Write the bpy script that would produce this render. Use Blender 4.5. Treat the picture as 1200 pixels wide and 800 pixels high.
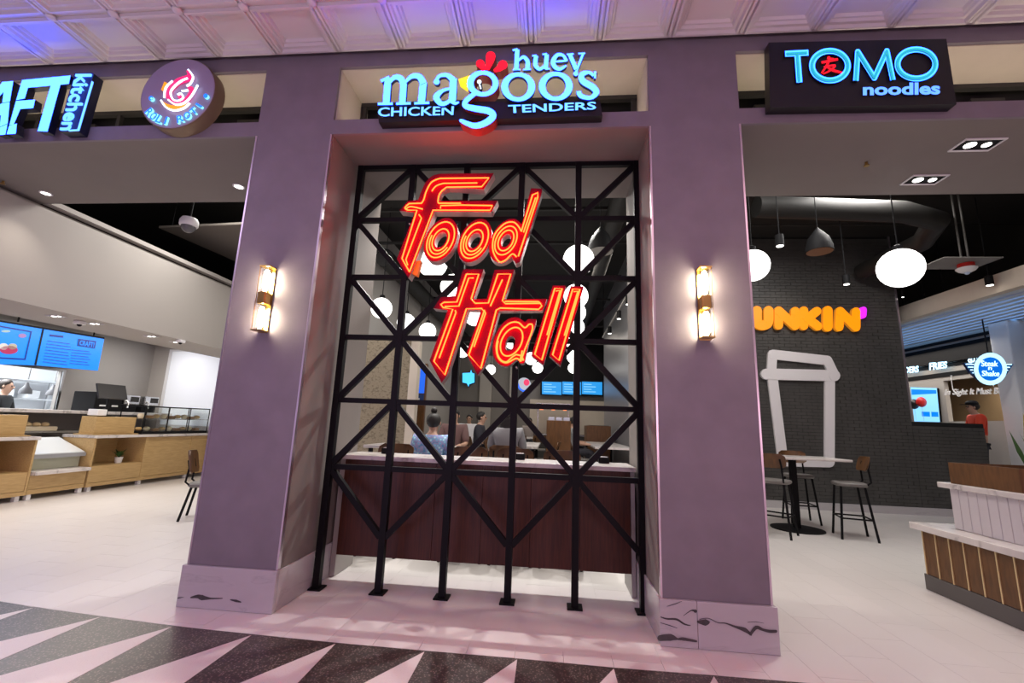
import bpy, math, random
import numpy as np
from mathutils import Vector, Matrix
from mathutils.geometry import tessellate_polygon
random.seed(7)
for o_ in list(bpy.data.objects): bpy.data.objects.remove(o_)
SC = bpy.context.scene
COL = SC.collection
PI = math.pi
# ---------------------------------------------------------------- camera
FPX = 516.6
CAM = np.array([0.0, -3.332, 1.4])
_p, _y, _r = [math.radians(a) for a in (10.6475, -5.4278, 2.1174)]
_F = np.array([math.sin(_y)*math.cos(_p), math.cos(_y)*math.cos(_p), math.sin(_p)])
_r0 = np.array([math.cos(_y), -math.sin(_y), 0.0]); _u0 = np.cross(_r0, _F)
_R = math.cos(_r)*_r0 + math.sin(_r)*_u0; _U = -math.sin(_r)*_r0 + math.cos(_r)*_u0
cd = bpy.data.cameras.new('camera'); cam = bpy.data.objects.new('camera', cd); COL.objects.link(cam)
cd.sensor_width = 36; cd.lens = 36*FPX/1200; cd.clip_start = .05
cam.matrix_world = Matrix([[_R[i], _U[i], -_F[i], CAM[i]] for i in range(3)] + [[0, 0, 0, 1]])
SC.camera = cam
# ---------------------------------------------------------------- light and exposure
SC.view_settings.view_transform = 'Standard'; SC.view_settings.look = 'None'
SC.view_settings.gamma = 1; SC.view_settings.exposure = 0.0
W = bpy.data.worlds.new('world'); SC.world = W; W.use_nodes = True
W.node_tree.nodes['Background'].inputs[0].default_value = (.62, .45, .60, 1)
W.node_tree.nodes['Background'].inputs[1].default_value = .16
def area(name, loc, size, col, power, rot=(0, 0, 0), sy=None, spread=PI):
    l = bpy.data.lights.new(name, 'AREA'); l.size = size; l.color = col; l.energy = power; l.spread = spread
    if sy: l.shape = 'RECTANGLE'; l.size_y = sy
    o = bpy.data.objects.new(name, l); COL.objects.link(o); o.location = loc; o.rotation_euler = rot
    return o
def spot(name, loc, col, power, angle=70, blend=.6, rad=.05, tgt=None):
    l = bpy.data.lights.new(name, 'SPOT'); l.color = col; l.energy = power; l.spot_size = math.radians(angle); l.spot_blend = blend
    l.shadow_soft_size = rad
    o = bpy.data.objects.new(name, l); COL.objects.link(o); o.location = loc
    if tgt is not None: o.rotation_euler = (Vector(tgt)-Vector(loc)).to_track_quat('-Z', 'Y').to_euler()
    return o
WARM = (1, .90, .78); NEUT = (1, .96, .92); PINK = (1, .60, .67); LILAC = (.80, .66, 1.0)
# lobby ceiling fixtures, plus unseen tilted-up fill panels added to brighten the ceiling
area('lobby_light', (-1.6, -3.9, 4.55), 2.2, PINK, 58)
area('lobby_light', (2.4, -3.6, 4.55), 2.2, PINK, 50)
area('lobby_light', (-5.2, -3.0, 4.55), 2.0, LILAC, 50)
area('ceiling_fill', (-3.2, -6.4, 1.6), 3.0, (.80, .62, 1.0), 80, (math.radians(118), 0, 0), 1.2)
area('ceiling_fill', (3.0, -6.4, 1.6), 3.0, (1, .62, .74), 78, (math.radians(118), 0, 0), 1.2)
# linear lamps standing in the sign slots
for x0_, x1_ in ((-6.3, -2.8), (-1.9, .68), (1.55, 5.1)):
    area('slot_light', ((x0_+x1_)/2, .25, 4.02), x1_-x0_, (1, .86, .66), 1.7*(x1_-x0_), (PI, 0, 0), .05)
# food hall ceiling lights
area('hall_light', (-.7, 3.5, 4.9), .5, NEUT, 50)
spot('hall_spot', (-1.5, 3.3, 4.9), NEUT, 420, 62, .5, .05, (-1.0, .1, 0)); spot('hall_spot', (.3, 3.3, 4.9), NEUT, 420, 62, .5, .05, (-.1, .1, 0))
area('hall_light', (.6, 6.0, 4.9), 1.4, WARM, 50)
area('hall_light', (-1.4, 10.5, 4.9), 2.4, WARM, 60)
area('hall_light', (.3, 13.0, 4.6), 1.6, WARM, 30)
area('hall_light', (-.9, 1.75, 5.0), .6, WARM, 55)  # added lamp that brightens the backs of the seated people
# right bay
area('bay_light', (4.6, 3.0, 5.2), 1.0, NEUT, 150)
area('bay_light', (2.9, 1.9, 5.2), .8, NEUT, 60)
# left bay
area('bay_light', (-5.0, 3.0, 5.2), 1.2, NEUT, 120)
area('counter_light', (-7.0, 3.4, 2.58), .4, WARM, 45, sy=4.5)
area('counter_light', (-8.7, 3.8, 2.96), .5, NEUT, 75, sy=4.5)  # added fill that lifts the wall behind the counters
# ---------------------------------------------------------------- pixel helpers (1200 x 800 frame)
def ray(px, py): return _F + _R*(px-600)/FPX - _U*(py-400)/FPX
def onp(pl, px, py):
    d = ray(px, py); a = pl[0]; return CAM + d*((pl[1]-CAM[a])/d[a])
def ony(px, py, Y): return onp((1, Y), px, py)
def onx(px, py, X): return onp((0, X), px, py)
def onz(px, py, Z): return onp((2, Z), px, py)
def crop(ox, oy, s): return lambda x, y: (ox+x/s, oy+y/s)
# ---------------------------------------------------------------- materials
MATS = {}
def lin(h):
    h = h.lstrip('#'); c = [int(h[i:i+2], 16)/255 for i in (0, 2, 4)]
    return tuple((x/12.92 if x <= .04045 else ((x+.055)/1.055)**2.4) for x in c) + (1,)
def mat(name, col, rough=.5, metal=0, emit=None, es=0, bump=0, bscale=30, var=0, vscale=4, spec=.5, trans=0, ior=1.45):
    if name in MATS: return MATS[name]
    m = bpy.data.materials.new(name); m.use_nodes = True; nt = m.node_tree; b = nt.nodes['Principled BSDF']
    c = lin(col) if isinstance(col, str) else tuple(col)+(1,)
    b.inputs['Base Color'].default_value = c; b.inputs['Roughness'].default_value = rough; b.inputs['Metallic'].default_value = metal
    b.inputs['Specular IOR Level'].default_value = spec
    if trans: b.inputs['Transmission Weight'].default_value = trans; b.inputs['IOR'].default_value = ior
    if emit is not None:
        b.inputs['Emission Color'].default_value = (lin(emit) if isinstance(emit, str) else tuple(emit)+(1,)); b.inputs['Emission Strength'].default_value = es
    tc = nt.nodes.new('ShaderNodeTexCoord')
    if var:
        n = nt.nodes.new('ShaderNodeTexNoise'); n.inputs['Scale'].default_value = vscale; n.inputs['Detail'].default_value = 6
        nt.links.new(tc.outputs['Object'], n.inputs['Vector'])
        mx = nt.nodes.new('ShaderNodeMix'); mx.data_type = 'RGBA'; nt.links.new(n.outputs['Fac'], mx.inputs['Factor'])
        mx.inputs['A'].default_value = tuple(max(0, x*(1-var)) for x in c[:3])+(1,); mx.inputs['B'].default_value = tuple(min(1, x*(1+var)) for x in c[:3])+(1,)
        nt.links.new(mx.outputs['Result'], b.inputs['Base Color'])
    if bump:
        n2 = nt.nodes.new('ShaderNodeTexNoise'); n2.inputs['Scale'].default_value = bscale; n2.inputs['Detail'].default_value = 5
        nt.links.new(tc.outputs['Object'], n2.inputs['Vector'])
        bp = nt.nodes.new('ShaderNodeBump'); bp.inputs['Strength'].default_value = bump; bp.inputs['Distance'].default_value = .01
        nt.links.new(n2.outputs['Fac'], bp.inputs['Height']); nt.links.new(bp.outputs['Normal'], b.inputs['Normal'])
    MATS[name] = m; return m
def glow(name, col, s, base=None):
    c = lin(col)[:3] if isinstance(col, str) else col
    return mat(name, base or tuple(min(.8, x)*.25 for x in c), .5, emit=c, es=s)
def ramp_mat(name, kind, stops, rough=.4, scale=(1, 1, 1), tex=None, bump=0):
    """procedural material: texture of given kind through a colour ramp"""
    m = bpy.data.materials.new(name); m.use_nodes = True; nt = m.node_tree; b = nt.nodes['Principled BSDF']
    tc = nt.nodes.new('ShaderNodeTexCoord'); mp = nt.nodes.new('ShaderNodeMapping'); mp.inputs['Scale'].default_value = scale
    nt.links.new(tc.outputs['Object'], mp.inputs['Vector'])
    t = nt.nodes.new('ShaderNodeTex'+kind)
    for k, v in (tex or {}).items():
        if isinstance(k, str) and k in t.inputs: t.inputs[k].default_value = v
        else: setattr(t, k, v)
    nt.links.new(mp.outputs['Vector'], t.inputs['Vector'])
    rp = nt.nodes.new('ShaderNodeValToRGB'); el = rp.color_ramp.elements
    while len(el) < len(stops): el.new(.5)
    for e, (p, c) in zip(el, stops): e.position = p; e.color = lin(c) if isinstance(c, str) else tuple(c)+(1,)
    src = t.outputs['Fac'] if 'Fac' in t.outputs else t.outputs['Distance']
    nt.links.new(src, rp.inputs['Fac']); nt.links.new(rp.outputs['Color'], b.inputs['Base Color']); b.inputs['Roughness'].default_value = rough
    if bump:
        bp = nt.nodes.new('ShaderNodeBump'); bp.inputs['Strength'].default_value = bump; bp.inputs['Distance'].default_value = .005
        nt.links.new(src, bp.inputs['Height']); nt.links.new(bp.outputs['Normal'], b.inputs['Normal'])
    MATS[name] = m; return m
PLASTER = mat('plaster_mauve', (.205, .178, .207), .5, bump=.12, bscale=9, var=.20, vscale=4.5)
PLWARM = mat('plaster_grey', (.205, .182, .168), .7, bump=.1, bscale=12, var=.06, vscale=3)
CREAM = mat('cream_plaster', (.62, .55, .46), .7, bump=.08, bscale=14, var=.07, vscale=5)
OFFW = mat('offwhite_paint', (.42, .39, .355), .7)
WALLG = mat('grey_paint', (.36, .34, .32), .7)
BLACKC = mat('black_paint', (.010, .009, .008), .85)
DARK = mat('dark_grey', (.03, .028, .026), .7)
BLKMET = mat('black_steel', (.004, .004, .005), .5, .0, spec=.16)
CHROME = mat('steel', (.6, .6, .6), .25, 1)
TRIMM = mat('satin_trim', (.62, .55, .62), .3, .9)
BRASS = mat('brass', (.55, .36, .12), .28, 1)
STRIP = mat('brass_strip', (.72, .55, .30), .35, .6)
WHITEP = mat('white_plastic', (.8, .8, .8), .4)
BLKP = mat('black_plastic', (.008, .008, .009), .65, spec=.15)
TIN = mat('ceiling_white', (.66, .62, .62), .55)
def wood(name, a, b, sc=(1, 1, 1), rough=.45): return ramp_mat(name, 'Noise', [(.3, a), (.7, b)], rough, sc, {'Scale': 6.0, 'Detail': 5.0})
OAK = wood('oak', '#b0925f', '#c4a573', (6, 1, 12))
WALNUT = wood('walnut', '#4a2f1a', '#64421f', (4, 1, 1))
BROWNP = wood('brown_panel', '#38160b', '#522816', (14, 14, .7), .5)
KWOOD = wood('kiosk_wood', '#57391d', '#6e4a28', (5, 5, 1))
SEATG = mat('grey_leather', (.16, .15, .14), .5, bump=.1, bscale=60)
TILEF = mat('porcelain', (.70, .665, .64), .30, var=.035, vscale=2.5)
GROUT = mat('grout', (.62, .59, .57), .6)
MARB = ramp_mat('marble', 'Noise', [(.0, (.45, .425, .44)), (.55, (.49, .465, .48)), (.60, (.46, .435, .45)), (.61, (.42, .395, .41)), (.62, (.46, .435, .45)), (.7, (.49, .465, .48))], .25, (1.3, 1.3, 5.5), {'Scale': 1.5, 'Detail': 4.0, 'Distortion': 1.1})
MARBT = ramp_mat('marble_top', 'Noise', [(.3, '#d9d4d0'), (.55, '#cfc9c5'), (.62, '#a9a3a0'), (.68, '#d6d1cd')], .25, (1.2, 1.2, 1.2), {'Scale': 2.5, 'Detail': 6.0, 'Distortion': 1.2})
TERR = ramp_mat('dark_terrazzo', 'Voronoi', [(.0, '#a0938a'), (.18, '#857a72'), (.34, '#4d4440'), (.7, '#3a3330')], .3, (1, 1, 1), {'Scale': 70.0})
TERW = ramp_mat('white_terrazzo', 'Voronoi', [(.0, '#a9a09b'), (.12, '#cdc4c0'), (.3, '#d8d0cc')], .3, (1, 1, 1), {'Scale': 120.0})
BTILE = mat('black_tile', (.062, .060, .057), .4, var=.35, vscale=3)
BGROUT = mat('black_grout', (.008, .008, .008), .9)
STONE = ramp_mat('stacked_stone', 'Voronoi', [(.0, '#857a66'), (.5, '#8f846f'), (.9, '#6d6352')], .8, (20, 20, 30), {'Scale': 1.0}, .4)
GLOBE = glow('globe_light', (1, .97, .93), 3.2)
def glass_mat():
    m = bpy.data.materials.new('glass'); m.use_nodes = True; nt = m.node_tree; b = nt.nodes['Principled BSDF']
    tr = nt.nodes.new('ShaderNodeBsdfTransparent'); gl = nt.nodes.new('ShaderNodeBsdfGlossy'); gl.inputs['Roughness'].default_value = .03
    fr = nt.nodes.new('ShaderNodeValue'); fr.outputs[0].default_value = .07; mx = nt.nodes.new('ShaderNodeMixShader')
    tr.inputs['Color'].default_value = (.92, .95, .94, 1)
    nt.links.new(fr.outputs[0], mx.inputs[0]); nt.links.new(tr.outputs[0], mx.inputs[1]); nt.links.new(gl.outputs[0], mx.inputs[2])
    nt.links.new(mx.outputs[0], nt.nodes['Material Output'].inputs['Surface']); return m
GLASS = glass_mat()
# ---------------------------------------------------------------- mesh builder
def tag(o, label=None, cat=None, group=None, kind=None):
    if label: o['label'] = label
    if cat: o['category'] = cat
    if group: o['group'] = group
    if kind: o['kind'] = kind
    return o
def thing(name, label, cat, loc=(0, 0, 0), group=None, rz=0):
    o = bpy.data.objects.new(name, None); COL.objects.link(o); o.location = Vector([float(c) for c in loc]); o.rotation_euler = (0, 0, rz); o.empty_display_size = .1
    return tag(o, label, cat, group)
def link(name, me, parent=None):
    o = bpy.data.objects.new(name, me); COL.objects.link(o)
    if parent: o.parent = parent
    return o
def wloc(o):
    v = Vector(o.location)
    while o.parent: o = o.parent; v += Vector(o.location)
    return v
class MB:
    def __init__(s): s.v = []; s.f = []; s.m = []
    def add(s, vs, fs, mi=0):
        n = len(s.v); s.v += [tuple(float(c) for c in p) for p in vs]; s.f += [tuple(i+n for i in f) for f in fs]; s.m += [mi]*len(fs); return s
    def box(s, x0, x1, y0, y1, z0, z1, mi=0):
        return s.add([(x, y, z) for x in (x0, x1) for y in (y0, y1) for z in (z0, z1)], [(0, 1, 3, 2), (4, 6, 7, 5), (0, 4, 5, 1), (2, 3, 7, 6), (0, 2, 6, 4), (1, 5, 7, 3)], mi)
    def cbox(s, c, d, mi=0): return s.box(c[0]-d[0]/2, c[0]+d[0]/2, c[1]-d[1]/2, c[1]+d[1]/2, c[2]-d[2]/2, c[2]+d[2]/2, mi)
    def bbox(s, x0, x1, y0, y1, z0, z1, b=.01, mi=0):
        """box with chamfered edges"""
        import bmesh
        bm = bmesh.new(); bmesh.ops.create_cube(bm, size=1)
        for v in bm.verts: v.co = Vector(((x0+x1)/2+v.co.x*(x1-x0), (y0+y1)/2+v.co.y*(y1-y0), (z0+z1)/2+v.co.z*(z1-z0)))
        bmesh.ops.bevel(bm, geom=bm.edges[:], offset=b, segments=2, affect='EDGES', profile=.5)
        bm.verts.index_update(); s.add([v.co[:] for v in bm.verts], [[v.index for v in f.verts] for f in bm.faces], mi); bm.free(); return s
    def bar(s, a, b, w, h=None, mi=0):
        """square bar between two points"""
        h = h or w; a = Vector(a); b = Vector(b); d = (b-a).normalized(); up = Vector((0, 1, 0)) if abs(d.y) < .9 else Vector((0, 0, 1))
        x = d.cross(up).normalized()*w/2; y = x.cross(d).normalized()*h/2
        vs = [p+q for p in (a, b) for q in (x+y, x-y, -x-y, -x+y)]
        return s.add(vs, [(3, 2, 1, 0), (4, 5, 6, 7), (0, 1, 5, 4), (1, 2, 6, 5), (2, 3, 7, 6), (3, 0, 4, 7)], mi)
    def tube(s, pts, r, n=8, closed=False, mi=0, caps=True):
        P = [Vector(tuple(float(c) for c in p)) for p in pts]; N = len(P); rs = r if isinstance(r, (list, tuple)) else [r]*N; rings = []; base = len(s.v); ref = None
        for i in range(N):
            a = P[(i-1) % N] if closed or i > 0 else P[i]; b = P[(i+1) % N] if closed or i < N-1 else P[i]
            t = (b-a).normalized() if (b-a).length > 1e-9 else Vector((0, 0, 1))
            if ref is None: ref = Vector((0, 1, 0)) if abs(t.y) < .9 else Vector((1, 0, 0))
            x = t.cross(ref).normalized(); y = x.cross(t).normalized(); ref = y
            rings.append([P[i]+(x*math.cos(2*PI*k/n)+y*math.sin(2*PI*k/n))*rs[i] for k in range(n)])
        vs = [p for rg in rings for p in rg]; fs = []
        for i in range(N if closed else N-1):
            j = (i+1) % N
            for k in range(n): fs.append((i*n+k, i*n+(k+1) % n, j*n+(k+1) % n, j*n+k))
        if not closed and caps: fs += [tuple(range(n-1, -1, -1)), tuple((N-1)*n+k for k in range(n))]
        return s.add(vs, fs, mi)
    def lathe(s, prof, c=(0, 0, 0), n=20, mi=0, axis='z'):
        vs = []; fs = []
        for r, z in prof:
            for k in range(n):
                a = 2*PI*k/n; p = (r*math.cos(a), r*math.sin(a), z)
                if axis == 'y': p = (p[0], z, p[1])
                if axis == 'x': p = (z, p[0], p[1])
                vs.append((c[0]+p[0], c[1]+p[1], c[2]+p[2]))
        for i in range(len(prof)-1):
            for k in range(n): fs.append((i*n+k, i*n+(k+1) % n, (i+1)*n+(k+1) % n, (i+1)*n+k))
        fs += [tuple(range(n-1, -1, -1)), tuple((len(prof)-1)*n+k for k in range(n))]
        return s.add(vs, fs, mi)
    def cyl(s, c, r, z0, z1, n=20, mi=0, axis='z'): return s.lathe([(r, z0), (r, z1)], c, n, mi, axis)
    def ball(s, c, r, n=16, mi=0, sz=(1, 1, 1)):
        rows = n//2; vs = []; fs = []
        for i in range(1, rows):
            th = PI*i/rows
            for k in range(n): a = 2*PI*k/n; vs.append((c[0]+r*sz[0]*math.sin(th)*math.cos(a), c[1]+r*sz[1]*math.sin(th)*math.sin(a), c[2]+r*sz[2]*math.cos(th)))
        t = len(vs); vs += [(c[0], c[1], c[2]+r*sz[2]), (c[0], c[1], c[2]-r*sz[2])]
        for i in range(rows-2):
            for k in range(n): fs.append((i*n+k, (i+1)*n+k, (i+1)*n+(k+1) % n, i*n+(k+1) % n))
        for k in range(n): fs += [(t, k, (k+1) % n), (t+1, (rows-2)*n+(k+1) % n, (rows-2)*n+k)]
        return s.add(vs, fs, mi)
    def mesh(s, mats, off=Vector((0, 0, 0)), smooth=False, name='mesh'):
        me = bpy.data.meshes.new(name); me.from_pydata([tuple(Vector(p)-off) for p in s.v], [], s.f)
        for m in (mats if isinstance(mats, (list, tuple)) else [mats]): me.materials.append(m)
        for i, p in enumerate(me.polygons): p.material_index = s.m[i]; p.use_smooth = smooth
        import bmesh
        bm = bmesh.new(); bm.from_mesh(me); bmesh.ops.recalc_face_normals(bm, faces=bm.faces[:]); bm.to_mesh(me); bm.free()
        return me
    def build(s, name, mats, parent=None, smooth=False):
        off = wloc(parent) if parent else Vector((0, 0, 0))
        o = link(name, s.mesh(mats, off, smooth, name), parent)
        if smooth:
            try: o.data.set_sharp_from_angle(angle=math.radians(40))
            except Exception: pass
        return o
    def top(s, name, mats, label, cat, group=None, kind=None, smooth=False):
        """single-mesh thing with its origin at its base centre"""
        a = np.array(s.v); c = Vector(((a[:, 0].min()+a[:, 0].max())/2, (a[:, 1].min()+a[:, 1].max())/2, a[:, 2].min()))
        o = link(name, s.mesh(mats, c, smooth, name)); o.location = c
        if smooth:
            try: o.data.set_sharp_from_angle(angle=math.radians(40))
            except Exception: pass
        return tag(o, label, cat, group, kind)
def B(*a): return MB().box(*a)
def struct(mb, name, m, label, cat='structure'): return tag(mb.build(name, m), label, cat, kind='structure')
def copy_tree(o, parent=None):
    c = o.copy(); COL.objects.link(c)
    c.parent = parent
    for ch in list(o.children): copy_tree(ch, c)
    return c
# ---------------------------------------------------------------- flat shapes traced on a plane: pl = (axis, value, sign towards the viewer)
def sm(pts, n=5, closed=True):
    N = len(pts); out = []
    P = [np.array(p[:2], float) for p in pts]; cn = [len(p) > 2 for p in pts]
    def tan(i):
        if cn[i]: return np.zeros(2)
        if not closed and (i == 0 or i == N-1): return np.zeros(2)
        return (P[(i+1) % N]-P[(i-1) % N])/2
    for i in range(N if closed else N-1):
        j = (i+1) % N
        if cn[i] and cn[j]: out.append(tuple(P[i])); continue
        for k in range(n):
            t = k/n; a = 2*t**3-3*t**2+1; b = t**3-2*t**2+t; c = -2*t**3+3*t**2; d = t**3-t**2
            out.append(tuple(a*P[i]+b*tan(i)+c*P[j]+d*tan(j)))
    if not closed: out.append(tuple(P[-1]))
    return out
def back(pl, p, t):
    q = np.array(p, float); q[pl[0]] -= pl[2]*t; return q
def poly(mb, loops, pl, t, mf=0, ms=1):
    """extruded polygon with holes; loops of pixel points"""
    L = [[onp(pl, *q) for q in lp] for lp in loops]
    ax = [i for i in range(3) if i != pl[0]]
    tri = tessellate_polygon([[Vector((p[ax[0]], p[ax[1]], 0)) for p in lp] for lp in L])
    fl = [p for lp in L for p in lp]; n = len(fl)
    mb.add(fl, [tuple(x) for x in tri], mf)
    mb.add([back(pl, p, t) for p in fl], [tuple(x) for x in tri], ms)
    for lp in L:
        k = len(lp); mb.add(list(lp)+[back(pl, p, t) for p in lp], [(i, (i+1) % k, k+(i+1) % k, k+i) for i in range(k)], ms)
    return mb
_bc = [0]
def bump_pl(pl):
    _bc[0] += 1; return (pl[0], pl[1]+pl[2]*.0005*(_bc[0] % 11+1), pl[2])
def stroke(mb, pts, w, pl, t, mf=0, ms=1, smooth=True, closed=False, n=5, cap=True):
    """thick pen stroke; w in pixels (number or one per point)"""
    if not closed and len(pts) > 2 and all(len(p) > 2 for p in pts):      # angular stroke: straight limbs with rounded elbows
        for i in range(len(pts)-1): stroke(mb, [pts[i], pts[i+1]], w, pl, t, mf, ms, False, False, n, cap)
        for p in pts[1:-1]: dot(mb, p, w/2, pl, t, mf, ms)
        return mb
    pl = bump_pl(pl); ws = list(w) if isinstance(w, (list, tuple)) else [w]*len(pts)
    if smooth and len(pts) > 2:
        q = sm(pts, n, closed); m = len(pts); nn = []
        segs = m if closed else m-1
        for i in range(segs):
            j = (i+1) % m
            cnt = 1 if (len(pts[i]) > 2 and len(pts[j]) > 2) else n
            nn += [ws[i]+(ws[j]-ws[i])*k/cnt for k in range(cnt)]
        if not closed: nn.append(ws[-1])
        pts, ws = q, nn
    P = [np.array(p[:2], float) for p in pts]; N = len(P); left = []; right = []
    for i in range(N):
        a = P[(i-1) % N] if closed or i else P[i]; b = P[(i+1) % N] if closed or i < N-1 else P[i]
        d = b-a; d = d/(np.linalg.norm(d)+1e-9); nrm = np.array([-d[1], d[0]])
        left.append(P[i]+nrm*ws[i]/2); right.append(P[i]-nrm*ws[i]/2)
    for i in range(N if closed else N-1):
        j = (i+1) % N; qd = [onp(pl, *p) for p in (left[i], left[j], right[j], right[i])]
        mb.add(qd+[back(pl, p, t) for p in qd], [(0, 1, 2, 3)], mf)
        k = len(mb.v)-8
        mb.f += [(k+4, k+5, k+6, k+7), (k, k+1, k+5, k+4), (k+3, k+2, k+6, k+7)]; mb.m += [ms]*3
        if not closed and not cap:
            if i == 0: mb.f.append((k, k+3, k+7, k+4)); mb.m.append(ms)
            if i == N-2: mb.f.append((k+1, k+2, k+6, k+5)); mb.m.append(ms)
    if not closed and cap:
        for i in (0, N-1): dot(mb, P[i], ws[i]/2, pl, t, mf, ms)
    return mb
def dot(mb, c, r, pl, t, mf=0, ms=1, n=12, ry=None):
    pl = bump_pl(pl)
    lp = [(c[0]+r*math.cos(2*PI*k/n), c[1]+(ry or r)*math.sin(2*PI*k/n)) for k in range(n)]
    return poly(mb, [lp], pl, t, mf, ms)
def ell(c, rx, ry, tilt=0, n=28):
    a = math.radians(tilt); return [(c[0]+rx*math.cos(q)*math.cos(a)-ry*math.sin(q)*math.sin(a), c[1]+rx*math.cos(q)*math.sin(a)+ry*math.sin(q)*math.cos(a)) for q in [2*PI*k/n for k in range(n)]]
def tubepx(mb, pts, r, pl, closed=False, smooth=True, n=5, seg=6):
    q = sm(pts, n, closed) if smooth else pts
    return mb.tube([onp(pl, *p[:2]) for p in q], r, seg, closed)
def text(mb, s, quad, pl, t, mf=0, ms=1, bold=0.0):
    """lettering mapped onto a pixel quad (top-left, top-right, bottom-right, bottom-left)"""
    cu = bpy.data.curves.new('t', 'FONT'); cu.body = s; cu.offset = bold; cu.resolution_u = 3
    ob = bpy.data.objects.new('t', cu); me = bpy.data.meshes.new_from_object(ob)
    a = np.array([v.co[:2] for v in me.vertices]); lo = a.min(0); hi = a.max(0); uv = (a-lo)/(hi-lo)
    Q = [np.array(q, float) for q in quad]
    pts = [onp(pl, *(Q[0]*(1-u)*v+Q[1]*u*v+Q[2]*u*(1-v)+Q[3]*(1-u)*(1-v))) for u, v in uv]
    fs = [tuple(p.vertices) for p in me.polygons]
    mb.add(pts, fs, mf)
    if t:
        from collections import Counter
        ec = Counter(); mb.add([back(pl, p, t) for p in pts], fs, ms); n = len(pts); k = len(mb.v)-2*n
        for f in fs:
            for i in range(len(f)): e = (f[i], f[(i+1) % len(f)]); ec[tuple(sorted(e))] += 1
        for (i, j), c in ec.items():
            if c == 1: mb.f.append((k+i, k+j, k+n+j, k+n+i)); mb.m.append(ms)
    bpy.data.objects.remove(ob); bpy.data.curves.remove(cu); bpy.data.meshes.remove(me); return mb
# ================================================================ SETTING
XA, XB, XC, XD = -2.693, -1.985, .7595, 1.477
ZH, ZSB, ZST, ZCE, WT = 3.863, 4.004, 4.544, 4.65, 1.17
XL, XR = -7.6, 5.3                                   # ends of the side bays
# ---- floor
fl = struct(B(-13.5, 12.0, -.2, 19, -.12, -.0015), 'floor', GROUT, 'pale porcelain tiled floor of the hall and lobby edge', 'floor')
ft = bpy.data.materials.new('floor_tiles_far'); ft.use_nodes = True
nt = ft.node_tree; bs = nt.nodes['Principled BSDF']; tc = nt.nodes.new('ShaderNodeTexCoord'); bk = nt.nodes.new('ShaderNodeTexBrick')
bk.inputs['Scale'].default_value = 1; bk.inputs['Brick Width'].default_value = .6; bk.inputs['Row Height'].default_value = .3; bk.inputs['Mortar Size'].default_value = .002
bk.inputs['Color1'].default_value = (.70, .665, .64, 1); bk.inputs['Color2'].default_value = (.67, .64, .615, 1); bk.inputs['Mortar'].default_value = (.5, .47, .45, 1)
mp = nt.nodes.new('ShaderNodeMapping'); mp.inputs['Rotation'].default_value = (0, 0, PI/2)
nt.links.new(tc.outputs['Object'], mp.inputs['Vector']); nt.links.new(mp.outputs['Vector'], bk.inputs['Vector']); nt.links.new(bk.outputs['Color'], bs.inputs['Base Color']); bs.inputs['Roughness'].default_value = .3
fl.data.materials.append(ft)
for p in fl.data.polygons:
    if p.normal.z > .5: p.material_index = 1
TW, TL, GR = .30, .60, .002
tile_me = None
bx = [(-9, -.10), (-3.98, -.16), (-3.65, -.206), (-3.05, -.255), (-2.49, -.30), (-1.9, -.32), (-1.33, -.336), (-.76, -.339), (-.18, -.336), (.39, -.346), (.97, -.335), (2.2, -.325), (4.0, -.32), (9, -.31)]
def ybord(x): return float(np.interp(x, [q[0] for q in bx], [q[1] for q in bx]))
tm = MB().box(GR/2, TW-GR/2, GR/2, TL-GR/2, -.0015, 0).mesh(TILEF, name='floor_tile')
for i in range(-19, 14):
    x0 = 2.2+(i-12)*TW; X0, X1 = x0+GR/2, x0+TW-GR/2
    if x0+TW < -6.2: continue
    a, b = ybord(X0)+.003, ybord(X1)+.003; yb = -.25+(.3 if i % 2 else 0)
    if yb < max(a, b)+.03: yb += TL
    yy = yb-GR/2
    vs = [(X0, a, -.0015), (X1, b, -.0015), (X1, yy, -.0015), (X0, yy, -.0015), (X0, a, 0), (X1, b, 0), (X1, yy, 0), (X0, yy, 0)]
    MB().add(vs, [(3, 2, 1, 0), (4, 5, 6, 7), (0, 1, 5, 4), (1, 2, 6, 5), (2, 3, 7, 6), (3, 0, 4, 7)]).build('floor_tile', TILEF, fl)
    for j in range(9):
        y0 = yb+j*TL
        if y0 > 1.2 and XA-1.5 < x0 < XC+.5: continue
        if y0 > 3.4 or (y0 > 2.2 and (x0 < -4.8 or x0 > 4.2)): continue
        if x0 > 3.3 and y0 < 1.5: continue
        o = link('floor_tile', tm, fl); o.location = (x0, y0, 0)
# ---- dark terrazzo border with white saw-tooth inlays
pts = [(x, y) for x, y in bx]; n = len(pts)
mb = MB(); YE = -1.42
mb.add([(x, y, 0) for x, y in pts]+[(x, YE, 0) for x, y in pts]+[(x, y, -.1) for x, y in pts]+[(x, YE, -.1) for x, y in pts],
       [(i, i+1, n+i+1, n+i) for i in range(n-1)]+[(2*n+i, 2*n+i+1, 3*n+i+1, 3*n+i) for i in range(n-1)]+[(i, i+1, 2*n+i+1, 2*n+i) for i in range(n-1)])
bo = struct(mb, 'floor_border', TERR, 'dark speckled terrazzo border band with pale saw-tooth inlays', 'floor')
for k in range(-12, 9):
    x = -.18+.5755*k
    if x < -7 or x > 7: continue
    y = ybord(x)-.012; yb = -1.36
    d = (y-yb)*.60
    v2 = [(x, y), (x+.01, yb), (x-d, yb)]
    MB().add([(a, b, 0) for a, b in v2]+[(a, b, .0012) for a, b in v2], [(0, 2, 1), (3, 4, 5), (0, 1, 4, 3), (1, 2, 5, 4), (2, 0, 3, 5)]).build('inlay_triangle', TERW, bo)
struct(B(-9, 9, -7, YE, -.1, 0), 'floor_lobby', TERW, 'pale terrazzo lobby floor in front of the dark border', 'floor')
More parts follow.
